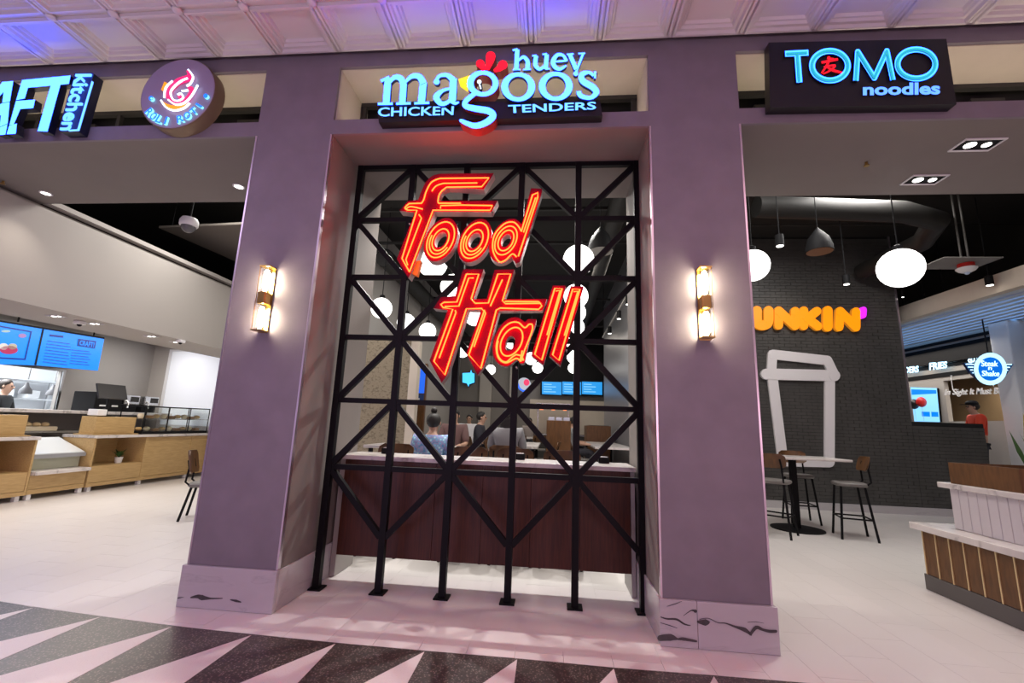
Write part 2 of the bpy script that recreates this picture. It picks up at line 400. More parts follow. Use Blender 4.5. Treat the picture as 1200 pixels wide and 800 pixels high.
# ---- lobby ceiling of pressed panels
ce = struct(B(-9, 9, -6.5, -.0, ZCE+.10, ZCE+.16), 'ceiling', TIN, 'white coffered lobby ceiling of pressed square panels', 'ceiling')
P = .58
def tile(d):
    m = MB()
    def ring(x, y, w, h, z): return [(x, y, z), (x+w, y, z), (x+w, y+h, z), (x, y+h, z)]
    prof = [(.0, .028), (.022, .028), (.028, .0), (.046, .0), (.056, .026), (.080, .026), (.090, .050), (.104, .050), (.116, .072)]
    rg = [ring(i, i, P-2*i, d-2*i, z) for i, z in prof]
    vs = [p for r in rg for p in r]; fs = []
    for i in range(len(rg)-1):
        for k in range(4): fs.append((i*4+k, i*4+(k+1) % 4, (i+1)*4+(k+1) % 4, (i+1)*4+k))
    fs.append(tuple((len(rg)-1)*4+k for k in range(4)))
    m.add(vs, fs)
    top = ring(0, 0, P, d, .10); b = len(m.v); m.add(top, [(3, 2, 1, 0)])
    m.f += [(k, (k+1) % 4, b+(k+1) % 4, b+k) for k in range(4)]; m.m += [0]*4
    return m.mesh(TIN, name='ceiling_panel')
full = tile(P); cut = tile(.50)
for i in range(-15, 13):
    x = .343+i*P
    if x < -8.5 or x > 8: continue
    o = link('ceiling_panel', cut, ce); o.location = (x, -.53, ZCE)
    for j in range(1, 7):
        o = link('ceiling_panel', full, ce); o.location = (x, -.53-j*P, ZCE)
rb = MB()
for i in range(-15, 14):
    x = .343+i*P
    if x < -8.5 or x > 8: continue
    MB().tube([(x, -4.0, ZCE+.020), (x, -.07, ZCE+.020)], .018, 8).build('rib', TIN, ce, True)
    MB().ball((x, -.53, ZCE), .04, 10, 0, (1, 1, .6)).build('rosette', TIN, ce, True)
# ---- facade: core, mauve face panels, metal corner trims, marble plinths
mb = MB()
for a, b in ((XL-1.0, XL), (XA, XB), (XC, XD), (XR, XR+1.0)): mb.box(a, b, .025, WT, 0, ZH); mb.box(a, b, .025, WT, ZSB, ZST)
mb.box(XL-1, XR+1, .025, WT, ZH, ZSB)
mb.box(XL-1, XR+1, .025, .45, ZST, 5.75)
fw = struct(mb, 'wall_facade', PLWARM, 'plastered food hall entrance wall with three bays', 'wall')
def face(x0, x1, z0, z1): return B(x0, x1, 0, .0245, z0, z1).build('face_panel', PLASTER, fw)
for a, b in ((XL-1.0, XL), (XA, XB), (XC, XD), (XR, XR+1.0)): face(a, b, .287, ZH); face(a, b, ZSB, ZST)
face(XL-1, XR+1, ZH, ZSB); face(XL-1, XR+1, ZST, ZCE+.1)
for x, s in ((XA, -1), (XB, 1), (XC, -1), (XD, 1)):
    B(x-.004 if s < 0 else x-.010, x+.010 if s < 0 else x+.004, -.004, .03, .287, ZH-.002).build('corner_trim', TRIMM, fw)
# sign slots: cream linings and dark bronze rear frame
for x0, x1 in ((XL, XA), (XB, XC), (XD, XR)):
    B(x0+.001, x1-.001, .03, .449, ZST-.008, ZST-.001).build('slot_lining', CREAM, fw)
    for a in (x0, x1-.008): B(a, a+.008, .03, .449, ZSB+.001, ZST-.009).build('slot_lining', CREAM, fw)
    B(x0+.01, x1-.01, .60, .62, ZSB+.001, ZST+.2).build('slot_back', BLACKC, fw)  # black sheet standing in for the darkness beyond the open slot
    B(x0+.01, x1-.01, .45, .50, ZST-.05, ZST+.02).build('slot_rail', DARK, fw)
    k = max(2, int((x1-x0)/.85))
    for i in range(k+1): xx = x0+.04+(x1-x0-.08)*i/k; B(xx-.02, xx+.02, .455, .495, ZSB+.001, ZST-.051).build('slot_mullion', DARK, fw)
    for i in range(k):
        xx = x0+.04+(x1-x0-.08)*(i+.5)/k; B(xx-.14, xx+.14, .52, .59, ZSB+.001, ZST-.10).build('slot_box', DARK, fw)
# plinth slabs
def slab(x0, x1, y0, y1, z1=.287): return MB().bbox(x0, x1, y0, y1, .001, z1, .004).build('plinth_slab', MARB, fw)
xm = ony(816, 730, 0)[0]
slab(XA-.02, XB+.016, -.03, -.001); slab(XC-.016, xm-.001, -.03, -.001); slab(xm+.001, XD+.02, -.03, -.001)
for y0, y1 in ((0, .56), (.562, 1.17)):
    slab(XB+.001, XB+.016, y0, y1); slab(XC-.016, XC-.001, y0, y1); slab(XD+.001, XD+.016, y0, y1); slab(XA-.016, XA-.001, y0, y1)
# dark veins of the two pillars, inlaid flush in the marble
VEIN = mat('marble_vein', (.055, .05, .055), .3, var=.5, vscale=30)
c2 = crop(740, 600, 4.445); c1 = crop(190, 600, 6)
def vein(cp, pts, ws):
    m = MB(); stroke(m, [cp(*p) for p in pts], ws, (1, -.0304, -1), .0004, 0, 0); m.build('marble_vein', VEIN, fw)
vein(c1, [(200, 600), (250, 592), (280, 600), (340, 606), (425, 605)], [1.2, 4.5, 6.5, 2.0, .8]); vein(c1, [(480, 615), (520, 623), (555, 632)], [1, 3, .8]); vein(c1, [(112, 603), (150, 597)], [1.5, .5])
vein(c2, [(150, 655), (205, 652), (240, 660), (270, 660), (338, 672)], [7, 8, 2, 4, 2.2]); vein(c2, [(152, 545), (185, 555), (235, 558), (275, 582), (308, 590)], [.8, 2, 2.5, 2, .6])
vein(c2, [(150, 575), (200, 590), (240, 604)], [.4, 1, .3]); vein(c2, [(185, 490), (220, 480), (262, 464)], [.3, 1, .4]); vein(c2, [(270, 540), (310, 512), (333, 515)], [.3, 1.3, 4])
vein(c2, [(345, 570), (385, 574), (405, 572)], [2, 8, 2]); vein(c2, [(355, 558), (400, 552), (450, 575), (490, 578), (540, 596), (590, 612), (625, 640)], [.8, .7, .8, 1.2, 2.5, 5, 1.5])
vein(c2, [(620, 636), (650, 600), (685, 612), (720, 620), (752, 620)], [3, 4.5, 3, 3.6, 3.6]); vein(c2, [(605, 573), (650, 571), (690, 578)], [.5, .6, .3])
# ---- food hall shell
struct(B(-13.4, 12, WT+.02, 18.6, 5.6, 5.7), 'ceiling_hall', BLACKC, 'black open ceiling of the food hall', 'ceiling')
struct(B(-13.4, 12, 18.4, 18.5, -.004, 5.6), 'wall_back', WALLG, 'grey rear wall of the food hall', 'wall')
struct(B(-13.5, -13.4, .03, 18.5, -.004, 5.6), 'wall_left', OFFW, 'pale outer wall behind the kitchen', 'wall')
struct(B(11.9, 12, .03, 18.5, -.004, 5.6), 'wall_right', OFFW, 'pale outer wall at the far side of the grill shop', 'wall')
struct(MB().box(-13.4, XL-1, .05, .15, -.004, 5.6).box(XR+1, 11.9, .05, .15, -.004, 5.6).box(XL-1, XR+1, .46, .59, ZST+.21, 5.6), 'wall_front', OFFW, 'inner face of the entrance wall above and beside the bays', 'wall')
# ================================================================ LATTICE SCREEN
GY, GX0, GX1 = .50, -1.923, .741
GXS = [GX0+(GX1-GX0)*i/5 for i in range(6)]
GZ = [3.838, 3.285, 2.71, 2.135, 1.56, .985, .41]
sc = thing('lattice_screen', 'tall black steel lattice screen of posts and diagonal braces filling the middle bay', 'screen', (-.59, GY, 0))
for x in GXS:
    p = B(x-.0275, x+.0275, GY-.0275, GY+.0275, .014, GZ[0]+.02).build('post', BLKMET, sc)
    B(x-.06, x+.06, GY-.06, GY+.06, .001, .013).build('foot_plate', BLKMET, p)
for z in GZ[:6]:
    for i in range(5): B(GXS[i]+.028, GXS[i+1]-.028, GY-.022, GY+.022, z-.022, z+.022).build('rail', BLKMET, sc)
DG = ['/\\/\\/', '\\\\/\\/', '\\/ \\/', '/\\\\/\\', '/\\/\\/', '\\/\\/\\']
for r, row in enumerate(DG):
    for c, ch in enumerate(row):
        if ch == ' ': continue
        a, b = ((GXS[c], GZ[r+1]), (GXS[c+1], GZ[r])) if ch == '/' else ((GXS[c], GZ[r]), (GXS[c+1], GZ[r+1]))
        d = np.array(b)-np.array(a); d = d/np.linalg.norm(d)*.03
        MB().bar((a[0]+d[0], GY, a[1]+d[1]), (b[0]-d[0], GY, b[1]-d[1]), .048, .048).build('brace', BLKMET, sc)
# ================================================================ NEON SIGN
SY = .26; SP = (1, SY, -1)
NFACE = mat('neon_face', (.16, .003, .018), .6, spec=.08); NSIDE = mat('sign_side', (.52, .50, .49), .35, .5)
NEON = glow('neon_tube', (1, .034, .005), 18); BRK = mat('standoff', (.55, .5, .48), .4, .4)
ns = thing('neon_sign', 'red neon lettering sign reading Food Hall mounted on the black lattice', 'sign', tuple(ony(570, 440, SY+.05)))
def inset(lp, d):
    P = [np.array(p[:2], float) for p in lp]; N = len(P)
    ar = sum(P[i][0]*P[(i+1) % N][1]-P[(i+1) % N][0]*P[i][1] for i in range(N)); s = 1 if ar > 0 else -1; out = []
    for i in range(N):
        e1 = P[i]-P[i-1]; e2 = P[(i+1) % N]-P[i]; e1 /= np.linalg.norm(e1)+1e-9; e2 /= np.linalg.norm(e2)+1e-9
        n1 = np.array([-e1[1], e1[0]])*s; n2 = np.array([-e2[1], e2[0]])*s; b = n1+n2; L = np.linalg.norm(b)
        b = b/L if L > 1e-6 else n1; k = d/max(.45, b@n1); out.append(tuple(P[i]+b*k))
    return out
TP = (1, SY-.022, -1); TR = .0062
def letter(loops, tubes, extra=None):
    m = MB()
    for lp in loops if isinstance(loops[0][0], list) else [loops]: poly(m, lp, SP, .10)
    o = m.build('letter', [NFACE, NSIDE], ns)
    for pts, closed in tubes: tubepx(MB(), pts, TR, TP, closed, False).build('neon_tube', NEON, o, True)
    # stand-off bracket to the lattice
    a = np.array(loops[0][0][0] if isinstance(loops[0][0], list) else loops[0][0]).mean(0) if False else None
    return o
k1 = crop(455, 195, 5.71); k2 = crop(540, 195, 5.71); k3 = crop(495, 305, 5.333); k4 = crop(575, 320, 6.667)
C = lambda k, *ps: [k(p[0], p[1])+((1,) if len(p) > 2 else ()) for p in ps]
# F
F1 = sm(C(k1, (135, 748, 1), (57, 620, 1), (178, 308, 1), (75, 296, 1), (130, 232, 1), (200, 222, 1), (222, 165), (255, 100), (300, 60), (350, 48, 1))+C(k2, (222, 45, 1), (155, 152, 1))+C(k1, (400, 136, 1), (352, 162), (326, 232, 1))+C(k2, (247, 228, 1), (205, 303, 1))+C(k1, (308, 300, 1), (152, 712, 1)))
F2 = C(k1, (142, 705), (300, 292))+C(k2, (195, 293), (212, 262), (0, 258))+C(k1, (350, 262), (350, 280))
F3 = sm(C(k1, (350, 246, 1), (333, 238), (345, 180), (390, 138, 1))+C(k2, (140, 135, 1), (188, 76, 1))+C(k1, (345, 80, 1), (290, 105), (255, 165), (238, 220), (222, 246, 1), (140, 248, 1), (112, 276), (130, 292, 1), (192, 292, 1), (92, 615, 1), (142, 705, 1)), 5, False)
F3 = C(k2, (0, 246))+F3
F4 = sm(C(k1, (120, 285, 1), (150, 268), (230, 285, 1)), 4, False)
F5 = C(k1, (205, 322), (222, 345), (118, 622), (130, 660))
F6 = sm(C(k1, (292, 165, 1), (320, 130), (370, 113, 1)), 4, False)+C(k2, (110, 110))
letter([F1], [(F2, False), (F3, False), (F4, False), (F5, False), (F6, False)])
def oring(k, cx, cy):
    c = k(cx, cy); e = lambda s: ell(c, 27.5*s, 17.2*s, -62)
    letter([e(1), e(.36)], [(e(.82), True), (e(.66)[8:22], False), (e(.50), True)])
oring(k1, 350, 490); oring(k2, 92, 495)
# d
c = k2(302, 495); e = lambda s: ell(c, 27.5*s, 17.2*s, -62)
dst = C(k2, (470, 145), (543, 148), (543, 172), (395, 640), (368, 650), (340, 600), (400, 420))
m = MB(); poly(m, [e(1), e(.30)], SP, .10); poly(m, [dst], (1, SY-.0006, -1), .10)
o = m.build('letter', [NFACE, NSIDE], ns)
for pts, cl in ((e(.66), True), (e(.47), True), (sm(C(k2, (372, 605, 1), (345, 585), (300, 625), (255, 635), (215, 560), (225, 460), (290, 385), (350, 372), (385, 400), (405, 435, 1), (480, 190, 1), (515, 175, 1), (515, 205, 1), (385, 600, 1)), 5, False), False), (C(k2, (420, 440), (500, 210), (512, 212)), False)):
    tubepx(MB(), pts, TR, TP, cl, False).build('neon_tube', NEON, o, True)
# H
H1 = C(k3, (255, 55), (383, 55), (318, 242), (402, 240))+[(579.5, 316), (603, 315.5)]+C(k4, (105, 205), (440, 200), (405, 290), (75, 292))+C(k3, (480, 312), (388, 650), (345, 717), (275, 580), (368, 308), (285, 306), (152, 718), (120, 765), (45, 625), (158, 310), (68, 300), (115, 230), (205, 222))
HA = C(k3, (275, 86), (352, 86), (305, 240), (330, 268), (412, 266))+[(583.5, 321), (598.5, 321)]+C(k4, (92, 215), (115, 238), (385, 235), (400, 255), (375, 282), (75, 272))+C(k3, (462, 310), (365, 675), (290, 590), (385, 320), (370, 300), (275, 302), (140, 715), (72, 630), (190, 305), (130, 295), (115, 275), (135, 262), (215, 260), (275, 86))
letter([H1], [(HA, False), (C(k3, (320, 110), (290, 110), (228, 285), (140, 288)), False), (C(k3, (205, 312), (210, 325), (105, 610)), False), (C(k3, (385, 310), (395, 330), (322, 540)), False), (C(k4, (110, 220), (375, 222), (392, 240)), False), (C(k3, (500, 120), (425, 285)), False)])
# a
A1 = sm(C(k4, (355, 358, 1), (345, 415), (300, 530), (262, 702, 1), (232, 706), (205, 672), (135, 726), (62, 708), (18, 630), (25, 520), (75, 415), (140, 355), (205, 345), (245, 365), (268, 380), (290, 358, 1)))
AH = sm(C(k4, (163, 490), (190, 515), (185, 560), (155, 600), (122, 600), (115, 560), (130, 510)))
ar = k4(163, 535); ea = lambda s: ell(ar, 19*s, 12*s, -62)
A3 = sm(C(k4, (265, 600, 1), (320, 460), (325, 405), (300, 400), (265, 425), (215, 385), (150, 390), (85, 450), (45, 560), (60, 660), (120, 700), (200, 665), (235, 690, 1), (265, 600, 1)), 5, False)
letter([A1, AH], [(A3, False), (ea(.95), True), (inset(A1, 5.2)[12:46], False)])
for q in (((485, 95), (588, 98), (412, 717), (318, 642)), ((625, 100), (727, 104), (545, 722), (458, 645))):
    lp = C(k4, *q); i1 = inset(lp, 3.4)
    letter([lp], [(i1, True), ([tuple(np.array(i1[0])*.5+np.array(i1[1])*.5+np.array([-3.0, 3])), tuple(np.array(i1[1])+np.array([-2.2, 2.2])), tuple(np.array(i1[1])*.35+np.array(i1[2])*.65+np.array([-2.2, 0]))], False)])
# orange transformer tag, stand-off rods back to the lattice
TAG = mat('orange_tag', (.85, .30, .01), .5)
m = MB(); poly(m, [C(k1, (185, 635), (218, 628), (190, 728), (155, 715))], (1, SY+.03, -1), .06); m.build('warning_tag', [TAG, TAG], ns)
for x, y in ((480, 262), (515, 290), (552, 290), (590, 290), (628, 240), (545, 350), (522, 430), (588, 345), (553, 425), (605, 430), (640, 410), (664, 410), (560, 212), (565, 242), (680, 350)):
    p = ony(x, y, SY+.098); MB().tube([p, (p[0], GY-.062, p[2])], .007, 8).build('standoff', BRK, ns)
# ================================================================ SCONCES
AMB = glow('sconce_lamp', (1, .84, .58), 105.0)
def sconce(px, py, label):
    c = ony(px, py, 0); x, z = c[0], c[2]
    t = thing('wall_sconce', label, 'wall lamp', (x, -.004, z-.3), 'brass sconces on the two pillars')
    B(x-.038, x+.038, -.016, -.005, z-.275, z+.275).build('back_plate', BRASS, t)
    for zz in (-.272, .262): B(x-.045, x+.045, -.105, -.017, z+zz, z+zz+.01).build('end_plate', BRASS, t)
    MB().bbox(x-.034, x+.034, -.098, -.017, z-.05, z+.05, .008).build('centre_block', BRASS, t)
    for s in (-1, 1):
        for dx in (-.039, .039): MB().tube([(x+dx, -.099, z-.262), (x+dx, -.099, z+.262)], .003, 8).build('rod', BRASS, t)
        z0, z1 = (z+.055, z+.258) if s > 0 else (z-.258, z-.055)
        g = MB().cyl((x, -.060, 0), .036, z0, z1, 20).build('glass_cylinder', GLASS, t, True)
        MB().lathe([(.012, z0+.015), (.022, z0+.04), (.022, z1-.04), (.012, z1-.015)], (x, -.060, 0), 14).build('lamp_tube', AMB, g, True)
    return t
sconce(314.5, 352, 'brass wall sconce with two lit glass cylinders, on the pillar beside the counters bay')
sconce(823.5, 357, 'brass wall sconce with two lit glass cylinders, on the pillar beside the black tiled wall')
# ================================================================ BAR COUNTER behind the lattice
bc = thing('bar_counter', 'long bar counter with dark brown panelled front and white marble top behind the lattice', 'bar counter', (-.6, .98, 0))
MB().bbox(XB+.02, XC-.02, .72, 1.19, 1.03, 1.07, .006).build('counter_top', MARBT, bc)
bx0, bx1 = -1.915, .70
B(bx0, bx1, .80, .83, .20, 1.029).build('backing', DARK, bc)
for i in range(6):
    a = bx0+(bx1-bx0)*i/6; b = bx0+(bx1-bx0)*(i+1)/6
    MB().bbox(a+.0012, b-.0012, .782, .7995, .19, 1.029, .0015).build('panel', BROWNP, bc)
for a, b in ((XB+.022, bx0-.002), (bx1+.002, XC-.022)):
    B(a, b, .79, 1.17, .003, 1.029).build('end_support', WALLG, bc)
# ================================================================ BLUE-LIT SHOP SIGNS
CY = glow('cyan_face', (.016, .066, 1.0), 18); CYD = mat('navy_side', (.01, .02, .10), .5); CYL = glow('cyan_line', (.09, .30, 1.0), 3.0)
RET = mat('red_return', (.30, .03, .03), .5); REDG = glow('red_lamp', (.9, .005, .015), 1.6); YEL = glow('yellow_lamp', (1, .72, .02), 1.3)
WGL = glow('white_blue_line', (.62, .80, 1.0), 2.4)
BLKB = mat('black_box', (.008, .008, .010), .35)
hp = (1, -.12, -1); h5 = crop(430, 40, 6.667); h6 = crop(560, 40, 6.667)
hs = thing('storefront_sign', 'glowing cyan huey magoo\'s chicken tenders letters on a black bar above the lattice', 'sign', tuple(ony(572, 145, -.1)))
m = MB(); poly(m, [[(441, 121), (703, 117), (706, 135.5), (444, 143.5)]], (1, -.085, -1), .082, 0, 0); m.build('raceway', BLKB, hs)
def gl(strs, pl, t, par, mats, name='letter', k=None, ws=1/6.667):
    m = MB()
    for st in strs:
        pts, w = st[0], st[1]; cl = len(st) > 2 and st[2]
        pp = [k(*p[:2])+tuple(p[2:]) for p in pts]; ww = [q*ws for q in w] if isinstance(w, (list, tuple)) else w*ws
        if len(pp) == 1: dot(m, pp[0], ww/2, pl, t)
        else: stroke(m, pp, ww, pl, t, 0, 1, True, cl, 5, False)
    return m.build(name, mats, par)
HM = [CY, CYD]
gl([([(165, 340), (150, 545)], 52), ([(85, 545), (202, 543)], 18), ([(110, 366), (175, 336)], 22), ([(178, 380), (215, 338), (262, 345), (287, 395)], [16, 36, 46, 50]), ([(287, 385), (276, 545)], 50), ([(228, 543), (342, 540)], 18), ([(300, 375), (350, 330), (408, 332), (441, 385)], [16, 34, 46, 52]), ([(441, 375), (425, 540)], 54), ([(370, 540), (487, 536)], 18)], hp, .03, hs, HM, k=h5)
gl([([(545, 372)], 46), ([(540, 372), (565, 328), (625, 320), (672, 358)], [28, 24, 32, 52]), ([(676, 345), (668, 520)], 54), ([(660, 520), (690, 540), (718, 530)], [40, 24, 10]), ([(655, 425), (590, 442), (543, 490), (575, 540), (625, 535), (660, 500)], [16, 26, 52, 38, 30, 18])], hp, .03, hs, HM, k=h5)
m = MB(); poly(m, [ell(h5(905, 385), 18.3, 15.3), ell(h5(908, 385), 11.2, 10.3)], hp, .1)
for pts, w in (([(835, 470), (775, 520), (770, 560), (850, 582), (950, 600), (985, 640), (930, 690), (840, 715), (735, 675)], [36, 38, 42, 48, 52, 52, 50, 44, 26]),): stroke(m, [h5(*p) for p in pts], [q/6.667 for q in w], hp, .1, n=6)
m.build('letter', [CY, RET], hs)  # red neon light on this letter's underside is painted into its returns
gl([([(878, 372)], 34), ([(880, 392), (890, 428)], 12)], hp, .08, hs, [glow('eye_white', (.7, .85, 1), 2), CYD], 'eye', h5)
m = MB(); poly(m, [[h5(715, 350), h5(803, 320), h5(772, 388)]], hp, .09); m.build('beak', [YEL, YEL], hs)
gl([([(100, 178), (92, 215), (72, 280)], [76, 62, 24]), ([(100, 172)], 76), ([(22, 232), (35, 255), (45, 285)], [66, 50, 20]), ([(18, 230)], 66), ([(192, 240), (165, 268), (125, 286)], [74, 50, 18]), ([(195, 240)], 74)], hp, .09, hs, [REDG, RET], 'comb', h6)
for cx, cy, rx, ry in ((315, 412, 132, 114), (608, 407, 132, 114)):
    m = MB(); poly(m, [ell(h6(cx, cy), rx/6.667, ry/6.667), ell(h6(cx, cy), rx*.60/6.667, ry*.72/6.667, 12)], hp, .03); m.build('letter', HM, hs)
gl([([(905, 325), (865, 298), (812, 318), (822, 368), (895, 412), (925, 455), (880, 497), (805, 482), (788, 445)], [22, 24, 44, 48, 50, 46, 28, 36, 36]), ([(915, 290), (915, 345)], 16)], hp, .03, hs, HM, k=h6)
gl([([(308, 120), (300, 278)], 34), ([(272, 126), (310, 116)], 14), ([(318, 208), (355, 178), (388, 212), (386, 275)], [12, 26, 32, 34]), ([(275, 278), (330, 276)], 12), ([(355, 277), (414, 273)], 12)], hp, .03, hs, HM, k=h6)
gl([([(455, 168), (450, 240), (482, 272), (520, 250)], [32, 32, 26, 18]), ([(538, 158), (530, 272)], 32), ([(526, 272), (562, 270)], 12), ([(425, 170), (458, 166)], 12), ([(505, 158), (540, 153)], 12)], hp, .03, hs, HM, k=h6)
gl([([(590, 215), (692, 208)], 15), ([(692, 212), (668, 168), (622, 162), (588, 210), (602, 255), (642, 272), (690, 245)], [26, 22, 28, 36, 34, 26, 12])], hp, .03, hs, HM, k=h6)
gl([([(718, 158), (768, 275)], 32), ([(822, 153), (765, 300)], 18), ([(765, 308)], 36), ([(695, 158), (748, 154)], 12), ([(785, 152), (838, 149)], 12)], hp, .03, hs, HM, k=h6)
m = MB(); text(m, 'CHICKEN', [h5(87, 572), h5(680, 562), h5(675, 632), h5(85, 644)], (1, -.100, -1), .014, bold=.02); m.build('lettering', [CYL, CYD], hs)
m = MB(); text(m, 'TENDERS', [h6(235, 553), h6(925, 527), h6(922, 588), h6(240, 618)], (1, -.100, -1), .014, bold=.02); m.build('lettering', [CYL, CYD], hs)
# ---- noodle shop box sign
tk = crop(860, 0, 3.524); tp = (1, -.085, -1); tq = (1, -.097, -1); tr_ = (1, -.103, -1)
ts = thing('storefront_sign', 'black box sign with cyan neon TOMO noodles lettering and a red character', 'sign', tuple(ony(1012, 125, -.11)))
m = MB(); poly(m, [[(901, 49.7), (1109, 45.4), (1121, 122), (902.6, 126)]], tp, .082, 0, 0); m.build('sign_box', BLKB, ts)
TC = [glow('neon_cyan_edge', (.016, .10, 1.0), 10), CYD]; TI = [glow('neon_teal_core', (.02, .48, .62), 1.0), CYD]
def tomo(pts, w=26, closed=False):
    o = gl([(pts, w, closed)], tq, .011, ts, TC, 'letter', tk, 1/3.524); gl([(pts, w*.45, closed)], tr_, .0055, o, TI, 'inner_stroke', tk, 1/3.524)
def line(*p): return [q+(1,) for q in p]
m1 = gl([(line((212, 222), (308, 217)), 24), (line((262, 222), (271, 340)), 24)], tq, .011, ts, TC, 'letter', tk, 1/3.524)
gl([(line((218, 222), (302, 217)), 10), (line((262, 222), (270, 335)), 10)], tr_, .0055, m1, TI, 'inner_stroke', tk, 1/3.524)
tomo(ell((397, 271), 74, 61), 24, True); tomo(line((504, 333), (512, 213), (580, 322), (632, 210), (657, 330)), 22); tomo(ell((754, 264), 78, 60), 24, True)
gl([(line((362, 258), (430, 244)), 10), ([(392, 232), (388, 262), (362, 302)], [10, 10, 6]), ([(372, 276), (418, 270), (395, 292), (368, 305)], [6, 9, 8, 5]), ([(384, 276), (410, 290), (448, 300)], [6, 11, 8]), ([(385, 240), (412, 244)], [6, 10])], tq, .011, ts, [REDG, RET], 'character', tk, 1/3.524)
m = MB(); text(m, 'noodles', [tk(533, 345), tk(852, 338), tk(852, 390), tk(533, 394)], tq, .011, bold=.035); m.build('lettering', [glow('lavender_cyan', (.07, .20, 1.0), 3.0), CYD], ts)
# ---- round rotisserie sign
rk = crop(150, 60, 8); rc = ony(*rk(462, 390), -.125); R0 = .5*np.linalg.norm(ony(*rk(120, 400), -.125)-ony(*rk(805, 385), -.125)); R1 = .5*np.linalg.norm(ony(*rk(470, 78), -.125)-ony(*rk(455, 705), -.125)); RR = (R0+R1)/2
rs = thing('storefront_sign', 'round drum sign with pink flame swirl and blue ROLI ROTI lettering', 'sign', (rc[0], -.1, rc[2]-RR))
MB().lathe([(RR, -.12), (RR*.985, -.125)], (rc[0], 0, rc[2]), 48, 0, 'y').build('sign_face', mat('lilac_face', (.34, .28, .42), .4), rs)
MB().lathe([(RR+.004, -.119), (RR+.008, -.11), (RR+.008, -.002)], (rc[0], 0, rc[2]), 48, 0, 'y').build('drum', mat('bronze_drum', (.20, .14, .09), .45, .3), rs, True)
rp = (1, -.145, -1); rq = (1, -.155, -1); s8 = 1/8
PK = glow('pink_lamp', (.9, .02, .16), 1.3); OR = glow('orange_lamp', (1, .32, .01), 1.2); BL = glow('blue_letter', (.01, .16, 1.0), 1.8); LB = glow('lightblue_edge', (.25, .8, 1), 1.6)
gl([([(552, 180), (575, 235), (470, 275), (392, 345), (372, 420), (428, 478), (500, 480), (560, 428), (602, 345)], [14, 46, 46, 40, 36, 36, 34, 34, 16]), ([(560, 345), (600, 340)], 24)], rp, .018, rs, [PK, PK], 'flame', rk, s8)
gl([([(480, 420)], 34)], rp, .018, rs, [PK, PK], 'flame_swirl', rk, s8)
for pts in ([(560, 168), (606, 235), (580, 300), (545, 320)], [(556, 250), (472, 290), (398, 372), (415, 445), (465, 462), (512, 435), (495, 392), (462, 405)], [(650, 312), (595, 410), (525, 480), (440, 495), (372, 450)], [(415, 275), (350, 340), (335, 432)], [(305, 455), (350, 520), (430, 552), (520, 530), (575, 482)], [(500, 370), (560, 362)]):
    gl([(pts, 13)], rq, .01, rs, [WGL, WGL], 'outline_tube', rk, s8)
m = MB(); poly(m, [sm([rk(*p)+((1,) if i in (0, 4) else ()) for i, p in enumerate([(303, 452), (360, 490), (430, 508), (510, 502), (565, 482), (510, 530), (425, 545), (350, 512)])])], rp, .018); m.build('bowl', [OR, OR], rs)
gl([([(352, 290), (322, 365)], 26)], rp, .018, rs, [OR, OR], 'bowl', rk, s8)
for i, ch in enumerate('ROLI ROTI'):
    if ch == ' ': continue
    a = math.radians(222+ (i+.1)*13.2); r1, r2 = RR*.94, RR*.73; hw = .009 if ch == 'I' else .029
    q = []
    for r, sg in ((r2, -1), (r2, 1), (r1, 1), (r1, -1)):
        d = np.array([math.cos(a), math.sin(a)]); tn = np.array([-d[1], d[0]]); p = d*r+tn*sg*hw*(1 if r == r2 else 1.1)
        v = np.array([rc[0]+p[0], -.145, rc[2]+p[1]])-CAM; w = v@_F; q.append((600+FPX*(v@_R)/w, 400-FPX*(v@_U)/w))
    m = MB(); text(m, ch, q, rp, .018, bold=.02); m.build('letter', [BL, LB], rs)
for p in ((215, 440), (728, 418)):
    gl([([p], 42)], rp, .018, rs, [BL, LB], 'quote_mark', rk, s8); gl([([(p[0]+4, p[1]+2)], 18)], (1, -.148, -1), .002, rs, [LB, LB], 'quote_dot', rk, s8)
# ---- craft kitchen sign
ck = crop(0, 70, 8); cp = (1, -.11, -1)
cs = thing('storefront_sign', 'glowing cyan slanted block letters with kitchen running down the side', 'sign', tuple(ony(20, 160, -.12)))
CKS = mat('navy_return', (.004, .006, .03), .4)
def cl(loop, nm='letter'): m = MB(); poly(m, [[ck(*p) for p in loop]], cp, .06); return m.build(nm, [CY, CKS], cs)
cl([(208, 190), (662, 147), (645, 225), (566, 234), (445, 672), (352, 668), (476, 242), (262, 262), (232, 362), (152, 378)])
cl([(150, 386), (328, 374), (312, 452), (190, 462), (128, 606), (88, 612)]); cl([(86, 618), (158, 598), (148, 692), (62, 698)])
cl([(22, 208), (124, 200), (92, 392), (22, 402), (34, 300), (-70, 415), (-128, 425)]); cl([(20, 408), (90, 398), (72, 595), (-4, 630), (10, 520), (-104, 535), (-118, 480)]); cl([(-6, 636), (70, 602), (50, 700), (-20, 706)]); cl([(-132, 432), (-72, 424), (-150, 710), (-240, 716)])
cl([(-330, 240), (-150, 225), (-170, 420), (-260, 470), (-230, 715), (-320, 720), (-350, 480), (-410, 725), (-490, 730)])
cl([(-560, 260), (-380, 245), (-395, 320), (-520, 335), (-610, 650), (-480, 640), (-500, 735), (-700, 745)])
m = MB(); poly(m, [[ck(868, 122), ck(880, 130), ck(722, 668), ck(560, 672), ck(552, 645), ck(700, 126)]], (1, -.095, -1), .092); m.build('backing_box', [mat('deep_blue', (.0, .03, .22), .5), CKS], cs)
m = MB(); text(m, 'kitchen', [ck(852, 130), ck(688, 655), ck(556, 655), ck(706, 132)], (1, -.108, -1), .012, bold=.01); m.build('lettering', [CYL, CYL], cs)
